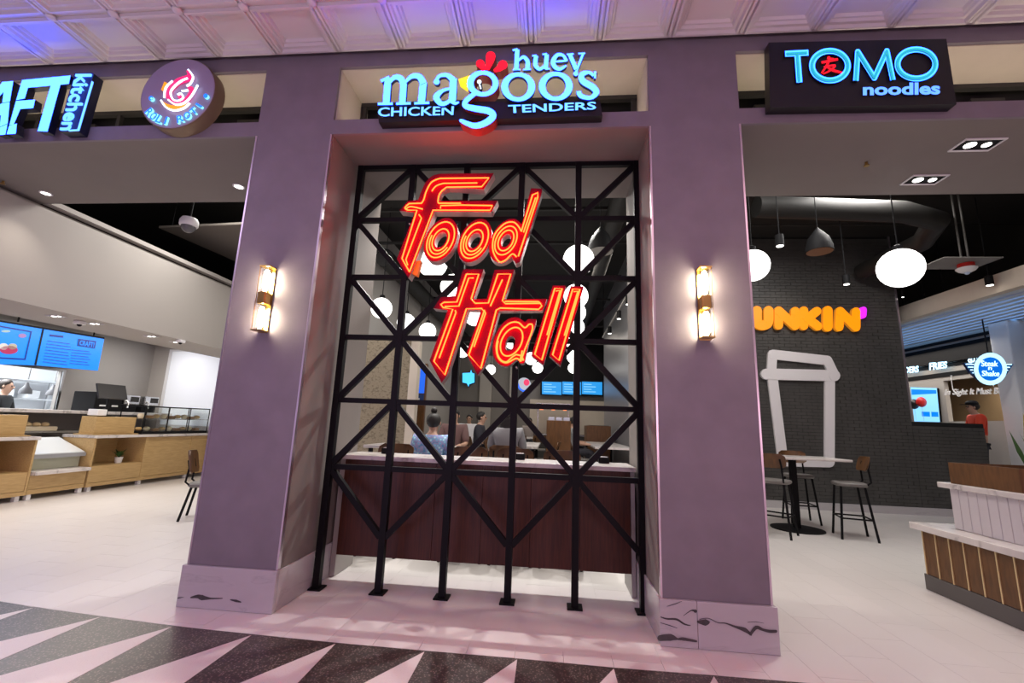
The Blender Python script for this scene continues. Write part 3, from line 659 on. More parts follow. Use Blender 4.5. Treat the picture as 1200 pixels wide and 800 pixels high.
gl([(line((862, 200), (728, 655), (640, 660)), 9)], (1, -.108, -1), .012, cs, [CYL, CYL], 'outline', ck, s8)
# ================================================================ LEFT BAY: counter shop
struct(MB().box(-6.40, -6.25, .06, 6.55, 2.6, 3.80).box(-6.34, -6.22, WT+.02, 6.55, 3.87, 3.93).box(-6.40, -6.36, .06, 6.55, 3.80, 3.862), 'trim_1', OFFW, 'cream bulkhead fascia above the oak service counters', 'wall')
struct(MB().box(-7.30, -6.40, .06, 6.55, 2.60, 2.66).box(-7.30, -7.26, WT+.02, 6.55, 2.66, 3.0).box(-9.8, -7.26, WT+.02, 6.55, 3.0, 3.05), 'ceiling_counter', OFFW, 'white lowered soffit over the service counters', 'ceiling')
struct(MB().box(-9.9, -9.8, .2, 3.3, -.004, 3.0).box(-9.9, -9.8, 4.66, 6.6, -.004, 3.0).box(-9.9, -9.8, 3.3, 4.66, -.004, 1.30).box(-9.9, -9.8, 3.3, 4.66, 2.12, 3.0), 'wall_counter', WALLG, 'grey wall with kitchen hatch behind the oak counters', 'wall')
struct(MB().box(-9.9, -6.2, 6.6, 6.7, -.004, 3.0).box(-6.3, -6.2, 6.6, 9, -.004, 5.6).box(-6.2, -3.9, 9.0, 9.1, -.004, 5.6), 'wall_end', OFFW, 'pale end wall beyond the pastry case', 'wall')
KW = mat('kitchen_white', (.75, .78, .82), .4)
struct(MB().box(-12.2, -12.1, 1.5, 6.6, -.004, 3.2).box(-12.1, -9.9, 1.5, 6.6, 3.0, 3.1).box(-12.1, -9.9, 1.5, 1.6, 0, 3.0).box(-12.1, -9.9, 6.5, 6.6, 0, 3.0), 'wall_kitchen', KW, 'white lit kitchen room seen through the hatch', 'wall')
area('kitchen_light', (-11.0, 4.0, 2.95), 1.4, (.92, .96, 1), 190)
HFR = MB().box(-9.82, -9.78, 3.26, 3.30, 1.30, 2.12).box(-9.82, -9.78, 4.66, 4.70, 1.30, 2.12).box(-9.82, -9.78, 3.26, 4.70, 2.12, 2.16)
struct(HFR, 'trim_2', CHROME, 'steel frame around the kitchen hatch', 'trim')
# end-wall blind window
w1 = struct(B(-9.35, -7.6, 6.54, 6.595, 1.0, 2.9), 'window_1', WHITEP, 'tall white framed blind beyond the pastry case', 'window')
B(-9.25, -7.7, 6.53, 6.539, 1.1, 2.85).build('blind', mat('blind', (.80, .82, .86), .6, emit=(.8, .85, .95), es=.25), w1)
# ---- oak counters
def feet(t, X, ys):
    for y in ys: B(X-.5, X-.44, y-.03, y+.03, .001, .079).build('foot', WHITEP, t); B(X-.09, X-.03, y-.03, y+.03, .001, .079).build('foot', WHITEP, t)
CX = -7.9
def ocounter(y0, y1, niches, label, feety):
    t = thing('oak_counter', label, 'counter', (CX-.3, (y0+y1)/2, 0))
    B(CX-.60, CX, y0, y1, .08, .14).build('base_rail', OAK, t); B(CX-.62, CX-.601, y0, y1, .08, .90).build('back_panel', OAK, t)
    ys = sorted({y0, y1-.03} | {n[0] for n in niches} | {n[1]-.03 for n in niches})
    for y in ys: B(CX-.60, CX, y, y+.03, .141, .899).build('upright', OAK, t)
    for a, b, op in niches:
        if op:
            MB().bbox(CX-.03, CX-.006, a+.031, b-.031, .145, .42, .003).build('front_panel', OAK, t); B(CX-.60, CX-.031, a+.031, b-.031, .40, .42).build('niche_shelf', OAK, t)
        else: MB().bbox(CX-.03, CX-.006, a+.031, b-.031, .145, .895, .003).build('front_panel', OAK, t)
    MB().bbox(CX-.64, CX+.04, y0-.01, y1+.01, .90, .95, .006).build('worktop', MARBT, t); feet(t, CX, feety); return t
ocounter(1.3, 2.98, [(1.3, 2.12, True), (2.12, 2.98, True)], 'oak counter section with open niche and white top, before the low cold case', [1.4, 2.2, 2.9])
ocounter(3.86, 6.45, [(3.86, 4.88, True), (4.88, 6.0, False), (6.0, 6.45, False)], 'long oak counter with white top carrying the pastry case', [3.95, 4.9, 6.0])
t = thing('cold_case', 'low glass-topped cold case with white ledge between the oak counters', 'display case', (CX-.3, 3.42, 0))
B(CX-.58, CX-.02, 3.0, 3.84, .08, .15).build('base_rail', OAK, t); MB().bbox(CX-.05, CX-.02, 3.0, 3.84, .155, .36, .003).build('front_panel', OAK, t)
MB().bbox(CX-.35, CX+.06, 3.0, 3.84, .365, .42, .006).build('ledge', MARBT, t); B(CX-.55, CX-.2, 3.0, 3.84, .425, .60).build('case_body', mat('sage', (.50, .52, .40), .5), t)
B(CX-.20, CX-.10, 3.0, 3.84, .601, .66).build('case_rim', mat('rim_grey', (.30, .31, .33), .4), t)
m = MB(); q = [(CX-.11, .661), (CX-.11, .675), (CX-.66, .90), (CX-.66, .601), (CX-.205, .601), (CX-.205, .661)]
m.add([(x, 3.02, z) for x, z in q]+[(x, 3.82, z) for x, z in q], [(0, 1, 2, 3, 4, 5), (11, 10, 9, 8, 7, 6)]+[(i, (i+1) % 6, 6+(i+1) % 6, 6+i) for i in range(6)]); m.build('glass_lid', mat('case_glass', (.66, .70, .72), .12), t)
feet(t, CX, [3.05, 3.8])
# wood risers and machines on the counters
for a, b, lab in ((2.2, 2.86, 'plain oak riser box on the counter before the cold case'), (3.90, 4.66, 'wide oak riser box under the till screen')):
    t = thing('riser_box', lab, 'box', (CX-.25, (a+b)/2, .951))
    MB().bbox(CX-.40, CX-.10, a, b, .97, 1.27, .006).build('box_body', OAK, t); MB().bbox(CX-.44, CX-.05, a-.05, b+.05, .952, .9695, .003).build('base_board', OAK, t)
t = thing('till_terminal', 'dark till screen with a card printer on the oak riser', 'till', (CX-.25, 4.2, 1.271))
B(CX-.33, CX-.17, 4.05, 4.3, 1.272, 1.285).build('foot', BLKP, t); MB().tube([(CX-.25, 4.18, 1.285), (CX-.25, 4.18, 1.62)], .022).build('pole', BLKP, t)
m = MB(); m.add([(CX-.16, 3.92, 1.60), (CX-.16, 4.46, 1.60), (CX-.26, 4.46, 1.86), (CX-.26, 3.92, 1.86), (CX-.19, 3.92, 1.59), (CX-.19, 4.46, 1.59), (CX-.29, 4.46, 1.85), (CX-.29, 3.92, 1.85)], [(0, 1, 2, 3), (7, 6, 5, 4), (0, 4, 5, 1), (1, 5, 6, 2), (2, 6, 7, 3), (3, 7, 4, 0)]); m.build('screen', mat('till_grey', (.018, .018, .022), .5), t)
MB().bbox(CX-.34, CX-.14, 3.93, 4.10, 1.286, 1.40, .01).build('printer', WHITEP, t)
# back counter
t = thing('back_counter', 'white topped back counter with shelf below the kitchen hatch', 'counter', (-9.1, 4.1, 0))
MB().bbox(-9.76, -8.95, 2.0, 6.5, 1.30, 1.36, .006).build('worktop', MARBT, t); B(-9.76, -8.98, 2.0, 6.5, .95, .98).build('shelf', mat('shelf_grey', (.25, .24, .22), .5), t); B(-9.78, -9.70, 2.0, 6.5, .001, 1.299).build('back_panel', WALLG, t)
for y in (2.05, 4.45, 6.42): B(-9.69, -9.0, y, y+.04, .001, .949).build('leg_panel', WALLG, t)
m = MB()
t = thing('bread_basket', 'row of small rolls in a pale tray on the back shelf', 'tray', (-9.2, 3.85, .981))
MB().bbox(-9.35, -9.02, 3.55, 4.15, .982, 1.06, .01).build('tray', mat('tray_cream', (.72, .64, .48), .6), t)
for i in range(4): MB().ball((-9.18, 3.64+i*.14, 1.09), .07, 10, 0, (1, .8, .6)).build('roll', mat('bread', (.70, .54, .32), .7), t, True)
t = thing('espresso_machine', 'large black drinks machine beside the till', 'machine', (-9.2, 5.0, 1.361))
MB().bbox(-9.5, -9.0, 4.7, 5.26, 1.362, 1.74, .012).build('body', BLKP, t); B(-8.999, -8.985, 4.80, 4.92, 1.46, 1.49).build('handle', WHITEP, t); B(-8.999, -8.985, 5.05, 5.17, 1.46, 1.49).build('handle', WHITEP, t)
for y, lab in ((5.32, 'chrome coffee grinder next to the black drinks machine'), (5.80, 'chrome coffee brewer next to the pale end wall')):
    t = thing('coffee_machine', lab, 'machine', (-9.2, y+.17, 1.361)); MB().bbox(-9.45, -9.08, y, y+.36, 1.362, 1.52, .01).build('body', BLKP, t); MB().bbox(-9.45, -9.02, y, y+.36, 1.525, 1.72, .015).build('head', CHROME, t)
    MB().tube([(-9.03, y+.06, 1.60), (-8.97, y+.05, 1.55), (-8.96, y+.03, 1.45)], .02).build('spout', CHROME, t); B(-9.018, -9.012, y+.14, y+.33, 1.58, 1.69).build('display', DARK, t)
# pastry case
t = thing('pastry_case', 'black framed glass pastry case with two shelves of baked goods on the long counter', 'display case', (CX-.28, 5.55, .951))
y0, y1 = 4.74, 6.40
B(CX-.55, CX-.02, y0, y1, .952, 1.0).build('tray_base', BLKP, t); B(CX-.53, CX-.04, y0+.01, y1-.01, 1.24, 1.255).build('shelf', CHROME, t); B(CX-.55, CX-.02, y0, y1, 1.48, 1.50).build('top_panel', BLKP, t)
for y in (y0, y0+.55, y0+1.1, y1-.015): B(CX-.55, CX-.535, y, y+.015, 1.001, 1.479).build('frame_post', BLKP, t); B(CX-.035, CX-.02, y, y+.015, 1.001, 1.479).build('frame_post', BLKP, t)
for i in range(3):
    a = y0+.016+i*.55; b = min(y0+.549+i*.55, y1-.016); B(CX-.026, CX-.022, a, b, 1.001, 1.479).build('glass_pane', GLASS, t)
PAS = [mat('pastry_gold', (.62, .40, .16), .6), mat('pastry_pale', (.78, .66, .46), .6), mat('pastry_brown', (.30, .15, .06), .6)]
for z, nm in ((1.001, 'lower'), (1.256, 'upper')):
    for i in range(9):
        y = y0+.10+i*.175; o = MB(); k = (i+(z > 1.1)) % 3
        if k == 0: o.ball((CX-.2, y, z+.045), .07, 10, 0, (1, .9, .6))
        elif k == 1: o.lathe([(.035, 0), (.055, .03), (.06, .06), (.045, .085), (.01, .095)], (CX-.2, y, z), 12)
        else: o.bbox(CX-.27, CX-.13, y-.06, y+.06, z, z+.06, .012)
        o.top('pastry', PAS[k], ['round golden pastry bun', 'pale iced muffin', 'brown square cake'][k]+' on the %s shelf of the pastry case' % nm, 'pastry', 'baked goods in the pastry case', smooth=True)
# potted plant in the niche
t = thing('potted_plant', 'small green leafy plant in a white pot in the oak counter niche', 'plant', (CX-.2, 4.55, .421))
MB().lathe([(.05, .422), (.065, .53), (.058, .53), (.05, .44)], (CX-.2, 4.55, 0), 16).build('pot', WHITEP, t, True)
LEAF = mat('leaf', (.05, .13, .03), .5); LEAF2 = mat('leaf_yellow', (.30, .30, .04), .5)
def leaf(m, base, tip, w, bend=.0):
    b = Vector(base); t_ = Vector(tip); d = t_-b; s_ = d.cross(Vector((0, 0, 1)));  s_ = (s_.normalized() if s_.length > 1e-4 else Vector((1, 0, 0)))*w
    mid = b+d*.5+Vector((0, 0, bend)); n_ = Vector((0, 0, w*.15))
    m.add([b-s_*.2, b+s_*.2, mid+s_, t_, mid-s_, mid+n_], [(0, 1, 5), (1, 2, 5), (2, 3, 5), (3, 4, 5), (4, 0, 5)])
for i in range(26):
    a = random.uniform(0, 2*PI); r = random.uniform(.06, .17); m = MB(); leaf(m, (CX-.2, 4.55, .52), (CX-.2+r*math.cos(a)*.8, 4.55+r*math.sin(a), .53+random.uniform(.03, .16)), .022, .03); m.build('leaf', LEAF, t)
# menu screens
BLU = glow('menu_blue', (.0, .22, 1.0), 1.1); BDK = glow('menu_navy', (.0, .03, .30), .6); BLT = glow('menu_type', (.02, .10, .55), .7)
mp_ = (0, -9.3, 1); mk = crop(0, 360, 5.714); mq = (0, -9.292, 1)
ms = thing('menu_board', 'pair of bright blue menu screens hanging over the oak counters', 'menu board', tuple(onx(60, 432, -9.33)))
m = MB(); poly(m, [[mk(-330, 30), mk(-6, 88), mk(286, 142), mk(236, 388), mk(-20, 380), mk(-340, 372)]], mp_, .06); m.build('screen', [BLU, BLKP], ms)
m = MB(); poly(m, [[mk(291, 143), mk(700, 203), mk(655, 424), mk(241, 388)]], mp_, .06); m.build('screen', [BLU, BLKP], ms)
m = MB()
for q in ([(-330, 32), (700, 201), (699, 212), (-330, 44)], [(284, 145), (296, 147), (244, 386), (230, 385)]): poly(m, [[mk(*p) for p in q]], (0, -9.294, 1), .004, 0, 0)
m.build('bezel', BLKP, ms)
m = MB(); poly(m, [[mk(-150, 95), mk(215, 160), mk(172, 352), mk(-160, 335)], [mk(-140, 107), mk(205, 167), mk(165, 342), mk(-150, 326)]], mq, .006, 0, 0); m.build('picture_frame', BDK, ms)
for c, rx, ry, col in (((60, 285), 60, 28, (.45, .02, .10)), ((25, 262), 30, 22, (.7, .65, .6)), ((85, 262), 30, 20, (.5, .45, .35)), ((150, 190), 26, 14, (.35, .2, .45)), ((40, 160), 30, 8, (.35, .5, .5))):
    m = MB(); poly(m, [ell(mk(*c), rx/5.714, ry/5.714)], mq, .005, 0, 0); m.build('picture', glow('pic%d%d' % c, col, .8), ms)
m = MB(); poly(m, [[mk(525, 210), mk(645, 226), mk(636, 276), mk(518, 258)]], mq, .006, 0, 0); m.build('logo_panel', BDK, ms)
m = MB(); text(m, 'CRAFT!', [mk(537, 220), mk(634, 234), mk(628, 268), mk(530, 252)], (0, -9.288, 1), .002, bold=.03); m.build('logo', [BLU, BLU], ms)
m = MB()
for q in ([(335, 180), (425, 190), (423, 204), (333, 194)],): poly(m, [[mk(*p) for p in q]], mq, .005, 0, 0)
m.build('heading', BDK, ms)
tl = MB()
for i in range(8): y = 222+i*20; poly(tl, [[mk(318-i*4, y), mk(470-i*4+(i % 3)*8, y+20), mk(469-i*4+(i % 3)*8, y+25), mk(317-i*4, y+5)]], mq, .004, 0, 0)
for i in range(6): y = 292+i*18; poly(tl, [[mk(484-i*3, y-10), mk(600-i*3+(i % 2)*14, y+2), mk(599-i*3+(i % 2)*14, y+7), mk(483-i*3, y-5)]], mq, .004, 0, 0)
tag(tl.build('menu_text', BLT, ms), kind='stuff')
for y in (3.4, 4.7): MB().tube([(-9.34, y, 2.85), (-9.34, y, 2.999)], .012).build('hanger', BLKP, ms)
# downlights and cameras
DL = glow('downlight', (1, .95, .88), 6)
def downlight(loc, sq, label, group, s=.11, power=0, tilt=None):
    t = thing('downlight', label, 'ceiling light', loc, group); x, y, z = loc
    if sq:
        m = MB(); 
        for a, b, c, d in ((-s, s, -s*.55, -s*.45), (-s, s, s*.45, s*.55), (-s, -s*.92, -s*.45, s*.45), (s*.92, s, -s*.45, s*.45)): m.box(x+a, x+b, y+c, y+d, z-.012, z-.002)
        m.build('frame', WHITEP, t); B(x-s*.91, x+s*.91, y-s*.44, y+s*.44, z-.006, z-.002).build('recess', BLKP, t)
        MB().cyl((x-s*.35, y, 0), s*.26, z-.010, z-.0065, 16).build('lamp', DL, t); MB().cyl((x+s*.45, y, 0), s*.2, z-.010, z-.0065, 16).build('lamp', DL if power else CHROME, t)
    else:
        MB().lathe([(s, z-.002), (s, z-.010), (s*.72, z-.010), (s*.70, z-.004)], (x, y, 0), 24).build('trim_ring', WHITEP, t); MB().cyl((x, y, 0), s*.69, z-.009, z-.003, 20).build('lamp', DL, t)
    if power: spot('downlight_beam', (x, y, z-.02), WARM, power, 95, .8, .05)
    return t
for px, py in ((54, 226), (280, 218)):
    p = onz(px, py, ZH); downlight((p[0], p[1], ZH), False, 'round lit downlight in the soffit over the counters bay', 'round soffit downlights', .06, 30)
for px, py in ((1145, 169), (1083, 210)):
    p = onz(px, py, ZH); downlight((p[0], p[1], ZH), True, 'square twin-lamp recessed light in the soffit of the noodle sign bay', 'square soffit lights', .16, 34)
downlight((-.9, .85, ZH), False, 'small round downlight in the soffit behind the lattice', None, .04, 0)
for px, py in ((66, 370), (122, 379), (192, 394), (234, 401)):
    p = onz(px, py, 2.6); downlight((min(p[0], -6.52), p[1], 2.6), True, 'small square recessed light under the cream bulkhead', 'recessed lights under the bulkhead', .10, 12)
for px, py, lab in ((94, 376, 'small white camera box between the first two recessed lights under the bulkhead'), (212, 398, 'small white camera box between the last two recessed lights under the bulkhead')):
    p = onz(px, py, 2.6); t = thing('camera_box', lab, 'camera', (p[0], p[1], 2.52)); MB().bbox(p[0]-.05, p[0]+.05, p[1]-.05, p[1]+.05, 2.55, 2.597, .008).build('housing', WHITEP, t); MB().ball((p[0], p[1], 2.55), .03, 12).build('lens', BLKP, t, True)
for px, py, lab in ((1015, 190, 'tiny sprinkler head in the noodle sign bay soffit'), (4, 212, 'tiny sprinkler head in the counters bay soffit')):
    p = onz(px, py, ZH); t = thing('sprinkler', lab, 'sprinkler', (p[0], p[1], ZH-.04)); MB().cyl((p[0], p[1], 0), .012, ZH-.03, ZH-.002, 10).build('body', BRASS, t); MB().cyl((p[0], p[1], 0), .022, ZH-.038, ZH-.031, 12).build('deflector', BRASS, t)
p = onz(221, 264, 3.9); t = thing('dome_camera', 'white dome security camera hanging below the black ceiling', 'camera', (p[0], p[1], 3.78))
MB().lathe([(.02, 4.02), (.09, 4.0), (.11, 3.96), (.11, 3.90), (.10, 3.885)], (p[0], p[1], 0), 24).build('housing', WHITEP, t, True); MB().ball((p[0], p[1], 3.885), .088, 18).build('dome', mat('dome_glass', (.12, .12, .13), .08), t, True); MB().tube([(p[0], p[1], 4.02), (p[0], p[1], 5.6)], .015).build('drop_rod', BLKP, t)
# grey ceiling raft seen between bulkhead and pillar
q = [onz(x, y, 4.6) for x, y in ((186, 267), (300, 262), (300, 318), (262, 300))]
m = MB(); m.add([(v[0], v[1], 4.6) for v in q]+[(v[0], v[1], 4.64) for v in q], [(3, 2, 1, 0), (4, 5, 6, 7), (0, 1, 5, 4), (1, 2, 6, 5), (2, 3, 7, 6), (3, 0, 4, 7)])
t = thing('ceiling_raft', 'grey acoustic raft hanging under the black ceiling behind the dome camera', 'ceiling panel', tuple(np.mean(q, 0))); m.build('panel', mat('raft_grey', (.16, .14, .12), .8), t)
for v in q[:2]: MB().tube([(v[0]*.9+q[2][0]*.1, v[1]*.9+q[2][1]*.1, 4.64), (v[0]*.9+q[2][0]*.1, v[1]*.9+q[2][1]*.1, 5.6)], .008).build('hanger', BLKP, t)
# ================================================================ CHAIRS AND STOOLS (built facing +Y)
def shell(m, w, z0, z1, y, curve, th=.014, rnd=.06, n=10):
    """curved rounded back board"""
    fr = []; bk = []
    for j in range(7):
        v = j/6; z = z0+(z1-z0)*v; e = min(v, 1-v)*(z1-z0); k = w/2-(rnd-math.sqrt(max(0, rnd*rnd-(rnd-min(e, rnd))**2)))
        for i in range(n+1):
            u = -1+2*i/n; x = u*k; yy = y+curve*(u*u)-.06*v; fr.append((x, yy, z)); bk.append((x, yy-th, z))
    N = len(fr); fs = []
    for j in range(6):
        for i in range(n): a = j*(n+1)+i; fs += [(a, a+1, a+n+2, a+n+1), (N+a+n+1, N+a+n+2, N+a+1, N+a)]
    ed = [i for i in range(n+1)]+[j*(n+1)+n for j in range(1, 7)]+[6*(n+1)+i for i in range(n-1, -1, -1)]+[j*(n+1) for j in range(5, 0, -1)]
    fs += [(ed[i], ed[(i+1) % len(ed)], N+ed[(i+1) % len(ed)], N+ed[i]) for i in range(len(ed))]
    m.add(fr+bk, fs); return m
def seatpad(m, w, d, z, th):
    pts = [(math.copysign(abs(math.cos(a))**.55, math.cos(a))*w/2, math.copysign(abs(math.sin(a))**.55, math.sin(a))*d/2) for a in [2*PI*k/24 for k in range(24)]]
    vs = []; n = 24
    for s_, zz in ((.94, z-th), (1, z-th*.7), (1, z-th*.25), (.93, z), (.5, z-.004)): vs += [(x*s_, y*s_, zz) for x, y in pts]
    fs = [(i*n+k, i*n+(k+1) % n, (i+1)*n+(k+1) % n, (i+1)*n+k) for i in range(4) for k in range(n)]+[tuple(range(n-1, -1, -1)), tuple(4*n+k for k in range(n))]
    m.add(vs, fs); return m
def make_stool(h, label, grp, name='bar_stool', cat='bar stool'):
    t = thing(name, label, cat, (0, 0, 0), grp); tall = h > .6
    seatpad(MB(), .42, .40, h, .05).build('seat', SEATG, t, True)
    shell(MB(), .42, *((h+.17, h+.37) if tall else (h+.12, h+.42)), -.20, .05).build('backrest', WALNUT, t, True)
    for sx in (-1, 1):
        MB().tube([(sx*.15, .14, h-.045), (sx*.21, .20, .0)], .016).build('leg', BLKMET, t); MB().tube([(sx*.15, -.14, h-.045), (sx*.21, -.22, .0)], .016).build('leg', BLKMET, t)
        MB().tube([(sx*.15, -.14, h-.045), (sx*.165, -.215, h+.02), (sx*.15, -.20, h+.20), (sx*.14, -.225, h+.30)], .013).build('back_support', BLKMET, t)
    MB().tube([(-.15, .14, h-.05), (.15, .14, h-.05), (.15, -.14, h-.05), (-.15, -.14, h-.05)], .011, 8, True).build('seat_frame', BLKMET, t)
    if tall:
        z = .28; f = lambda z_: (h-.045-z_)/(h-.045)
        k = f(z); P4 = [(sx*(.15+.06*k), sy*(.14+(.06 if sy > 0 else .08)*k), z) for sx, sy in ((-1, 1), (1, 1), (1, -1), (-1, -1))]
        for i in range(4): MB().tube([P4[i], P4[(i+1) % 4]], .011).build('foot_rail', BLKMET, t)
    return t
def place(proto, x, y, rz, label, grp=None, first=[None]):
    o = copy_tree(proto); o.location = (x, y, 0); o.rotation_euler = (0, 0, rz); o['label'] = label
    if grp: o['group'] = grp
    elif 'group' in o: del o['group']
    return o
def drop(o):
    for c in list(o.children): drop(c)
    bpy.data.objects.remove(o)
STOOL = make_stool(.76, 'x', 'x'); CHAIR = make_stool(.47, 'x', 'x', 'dining_chair', 'chair')
place(CHAIR, -4.72, 2.62, math.radians(-62), 'brown backed dining chair with black legs half hidden by the pillar')
# ================================================================ RIGHT BAY
DY = 6.1
XW0, XW1 = 1.78, 7.02
bw = struct(MB().box(XW0, XW1, DY+.012, DY+.25, .14, 5.6).box(XW1, 8.31, DY+.012, DY+.25, .14, 1.74), 'wall_tiled', BGROUT, 'black brick tiled shop wall with doughnut shop lettering', 'wall')
mb = MB(); bwid, bh, g = .215, .066, .006; r = 0; z = .145
tl_me = {}
def tilerow(m, x0, x1, z, r, zt):
    x = x0-(bwid*.5 if r % 2 else 0)
    while x < x1:
        a, b = max(x, x0), min(x+bwid-g, x1)
        if b-a > .01:
            dy = random.choice((0, .002, .004)); m.box(a, b, DY+dy, DY+.012, z, z+bh-g)
        x += bwid
while z < 5.5:
    tilerow(mb, 3.7, XW1, z, r, 0)
    if z < 1.66: tilerow(mb, XW1+.006, 8.31, z, r, 0)
    z += bh; r += 1
tag(mb.build('wall_tile', BTILE, bw), kind='stuff')
struct(B(XW0, 8.33, DY-.02, DY+.25, -.003, .138), 'baseboard_tiled', MARB, 'pale marble skirting of the black tiled wall', 'baseboard')
struct(B(XW0-.02, XW0-.001, DY, 12.0, -.003, 5.6), 'wall_shop_side', mat('side_grey', (.20, .20, .22), .35), 'smooth dark grey side wall beyond the communal tables', 'wall')
B(XW1+.001, XW1+.03, DY-.012, DY+.25, 1.75, 5.6).build('corner_trim', TRIMM, bw)
# ---- orange lettering and cup outline
dk = crop(860, 220, 3.53); dp = (1, DY-.09, -1); OG = glow('orange_letter', (1, .26, .0), 1.25); OGS = mat('orange_side', (.7, .25, .02), .5, emit=(1, .4, .02), es=.3); MG = glow('magenta_letter', (.75, .02, .95), 1.3)
ds = thing('shop_sign', 'glowing orange rounded DUNKIN letters with magenta apostrophe on the black tiled wall', 'sign', tuple(ony(940, 388, DY-.05)))
def dl(*sts, mats=None, w=40):
    m = MB()
    for st in sts:
        pp = [dk(*p[:2])+tuple(p[2:]) for p in st]; stroke(m, pp, w/3.53, dp, .07)
    m.build('letter', mats or [OG, OGS], ds)
dl([(8, 508, 1), (8, 562, 1)], [(8, 508, 1), (35, 508), (58, 535), (35, 562), (8, 562, 1)])
dl([(96, 508, 1), (96, 545), (102, 562), (120, 568), (138, 562), (144, 545), (144, 508, 1)]); dl(line((186, 568), (186, 508), (254, 570), (254, 510)), w=36); dl(line((290, 508), (290, 570)), line((344, 510), (306, 540), (348, 572)), w=36)
dl(line((389, 508), (389, 574)), w=40); dl(line((436, 575), (440, 510), (506, 576), (506, 512)), w=36); dl([(537, 504, 1), (536, 526, 1)], mats=[MG, MG], w=26)
uk = crop(860, 400, 3.077); up_ = (1, DY-.05, -1); WC = mat('white_sign', (.74, .72, .74), .45)
cu = thing('cup_emblem', 'large white outline of a takeaway cup on the black tiled wall', 'sign', tuple(ony(940, 545, DY-.03)))
m = MB(); stroke(m, [uk(*p)+(1,) for p in ((136, 112), (140, 46), (338, 68), (362, 118))], 34/3.077, up_, .045)
m.build('lid', [WC, WC], cu)
m = MB(); stroke(m, [uk(118, 117)+(1,), uk(364, 123)+(1,)], 40/3.077, (1, DY-.06, -1), .056); m.build('rim', [WC, WC], cu)
m = MB(); stroke(m, [uk(*p)+(1,) for p in ((140, 130), (178, 432), (346, 436), (347, 130))], 36/3.077, up_, .045)
m.build('body', [WC, WC], cu)
spot('wall_washer', (4.6, 4.6, 5.1), WARM, 55, 60, .8, .05, (4.9, 6.1, 3.2)); spot('wall_washer', (6.4, 4.6, 5.1), WARM, 40, 60, .8, .05, (6.4, 6.1, 2.6))
# ---- high table and stools
t = thing('high_table', 'white topped high table on a black pedestal by the black tiled wall', 'table', (3.74, 4.12, 0))
MB().bbox(3.10, 4.40, 3.74, 4.50, 1.035, 1.07, .008).build('table_top', MARBT, t); B(3.70, 3.78, 4.08, 4.16, .02, 1.034).build('pedestal', BLKMET, t)
MB().lathe([(.36, .001), (.36, .012), (.05, .022)], (3.74, 4.12, 0), 32).build('base_plate', BLKMET, t)
place(STOOL, 4.30, 3.72, math.radians(74), 'brown backed bar stool turned side-on at the end of the white high table')
place(STOOL, 3.22, 3.62, math.radians(-38), 'brown backed bar stool at the white high table, nearest the pillar')
place(STOOL, 4.12, 4.72, math.radians(172), 'brown backed bar stool between the white high table and the cup emblem')
# ---- service kiosk
KX = 3.6
k = thing('service_kiosk', 'stepped service stand with brass striped wood base and white beadboard upper part', 'counter', (4.4, .6, 0))
B(KX-.005, 5.2, -.9, 1.58, .002, .14).build('plinth', mat('grey_plinth', (.10, .09, .085), .6), k); B(KX+.02, 5.18, -.88, 1.55, .141, .54).build('base_core', KWOOD, k)
y = 1.55; i = 0
while y > -.85:
    w = .145; MB().bbox(KX+.004, KX+.019, y-w+.006, y-.006, .142, .538, .003).build('wood_panel', KWOOD, k); B(KX-.004, KX+.019, y-.006, y+.006, .142, .538).build('brass_strip', STRIP, k); y -= w; i += 1
MB().bbox(KX-.06, 5.2, -.95, 1.62, .541, .60, .006).build('ledge', MARBT, k)
BEAD = mat('beadboard_white', (.62, .58, .60), .5)
B(KX+.16, 5.1, -.8, 1.36, .601, .96).build('upper_core', BEAD, k)
y = 1.36
while y > -.8:
    MB().bbox(KX+.148, KX+.1595, y-.088, y-.002, .602, .958, .004).build('bead_board', BEAD, k); y -= .09
MB().bbox(KX+.09, 5.15, -.86, 1.42, .961, 1.01, .006).build('upper_top', MARBT, k)
t = thing('planter_box', 'dark wood planter box standing on the service stand', 'planter', (4.15, .95, 1.011))
for a in ((3.72, 3.745, .66, 1.30), (4.56, 4.585, .66, 1.30), (3.745, 4.56, .66, .685), (3.745, 4.56, 1.275, 1.30)): B(*a, 1.012, 1.20).build('side_board', KWOOD, t)
B(3.746, 4.559, .686, 1.274, 1.012, 1.15).build('soil', DARK, t)
for i in range(12):
    a = random.uniform(0, 2*PI); c = (4.28+random.uniform(-.2, .2), .92+random.uniform(-.1, .1)); m = MB(); leaf(m, (c[0], c[1], 1.14), (c[0]+.10*math.cos(a), c[1]+.10*math.sin(a), 1.45+random.uniform(0, .25)), .03, .0); m.build('leaf', LEAF2 if i % 2 else LEAF, t)
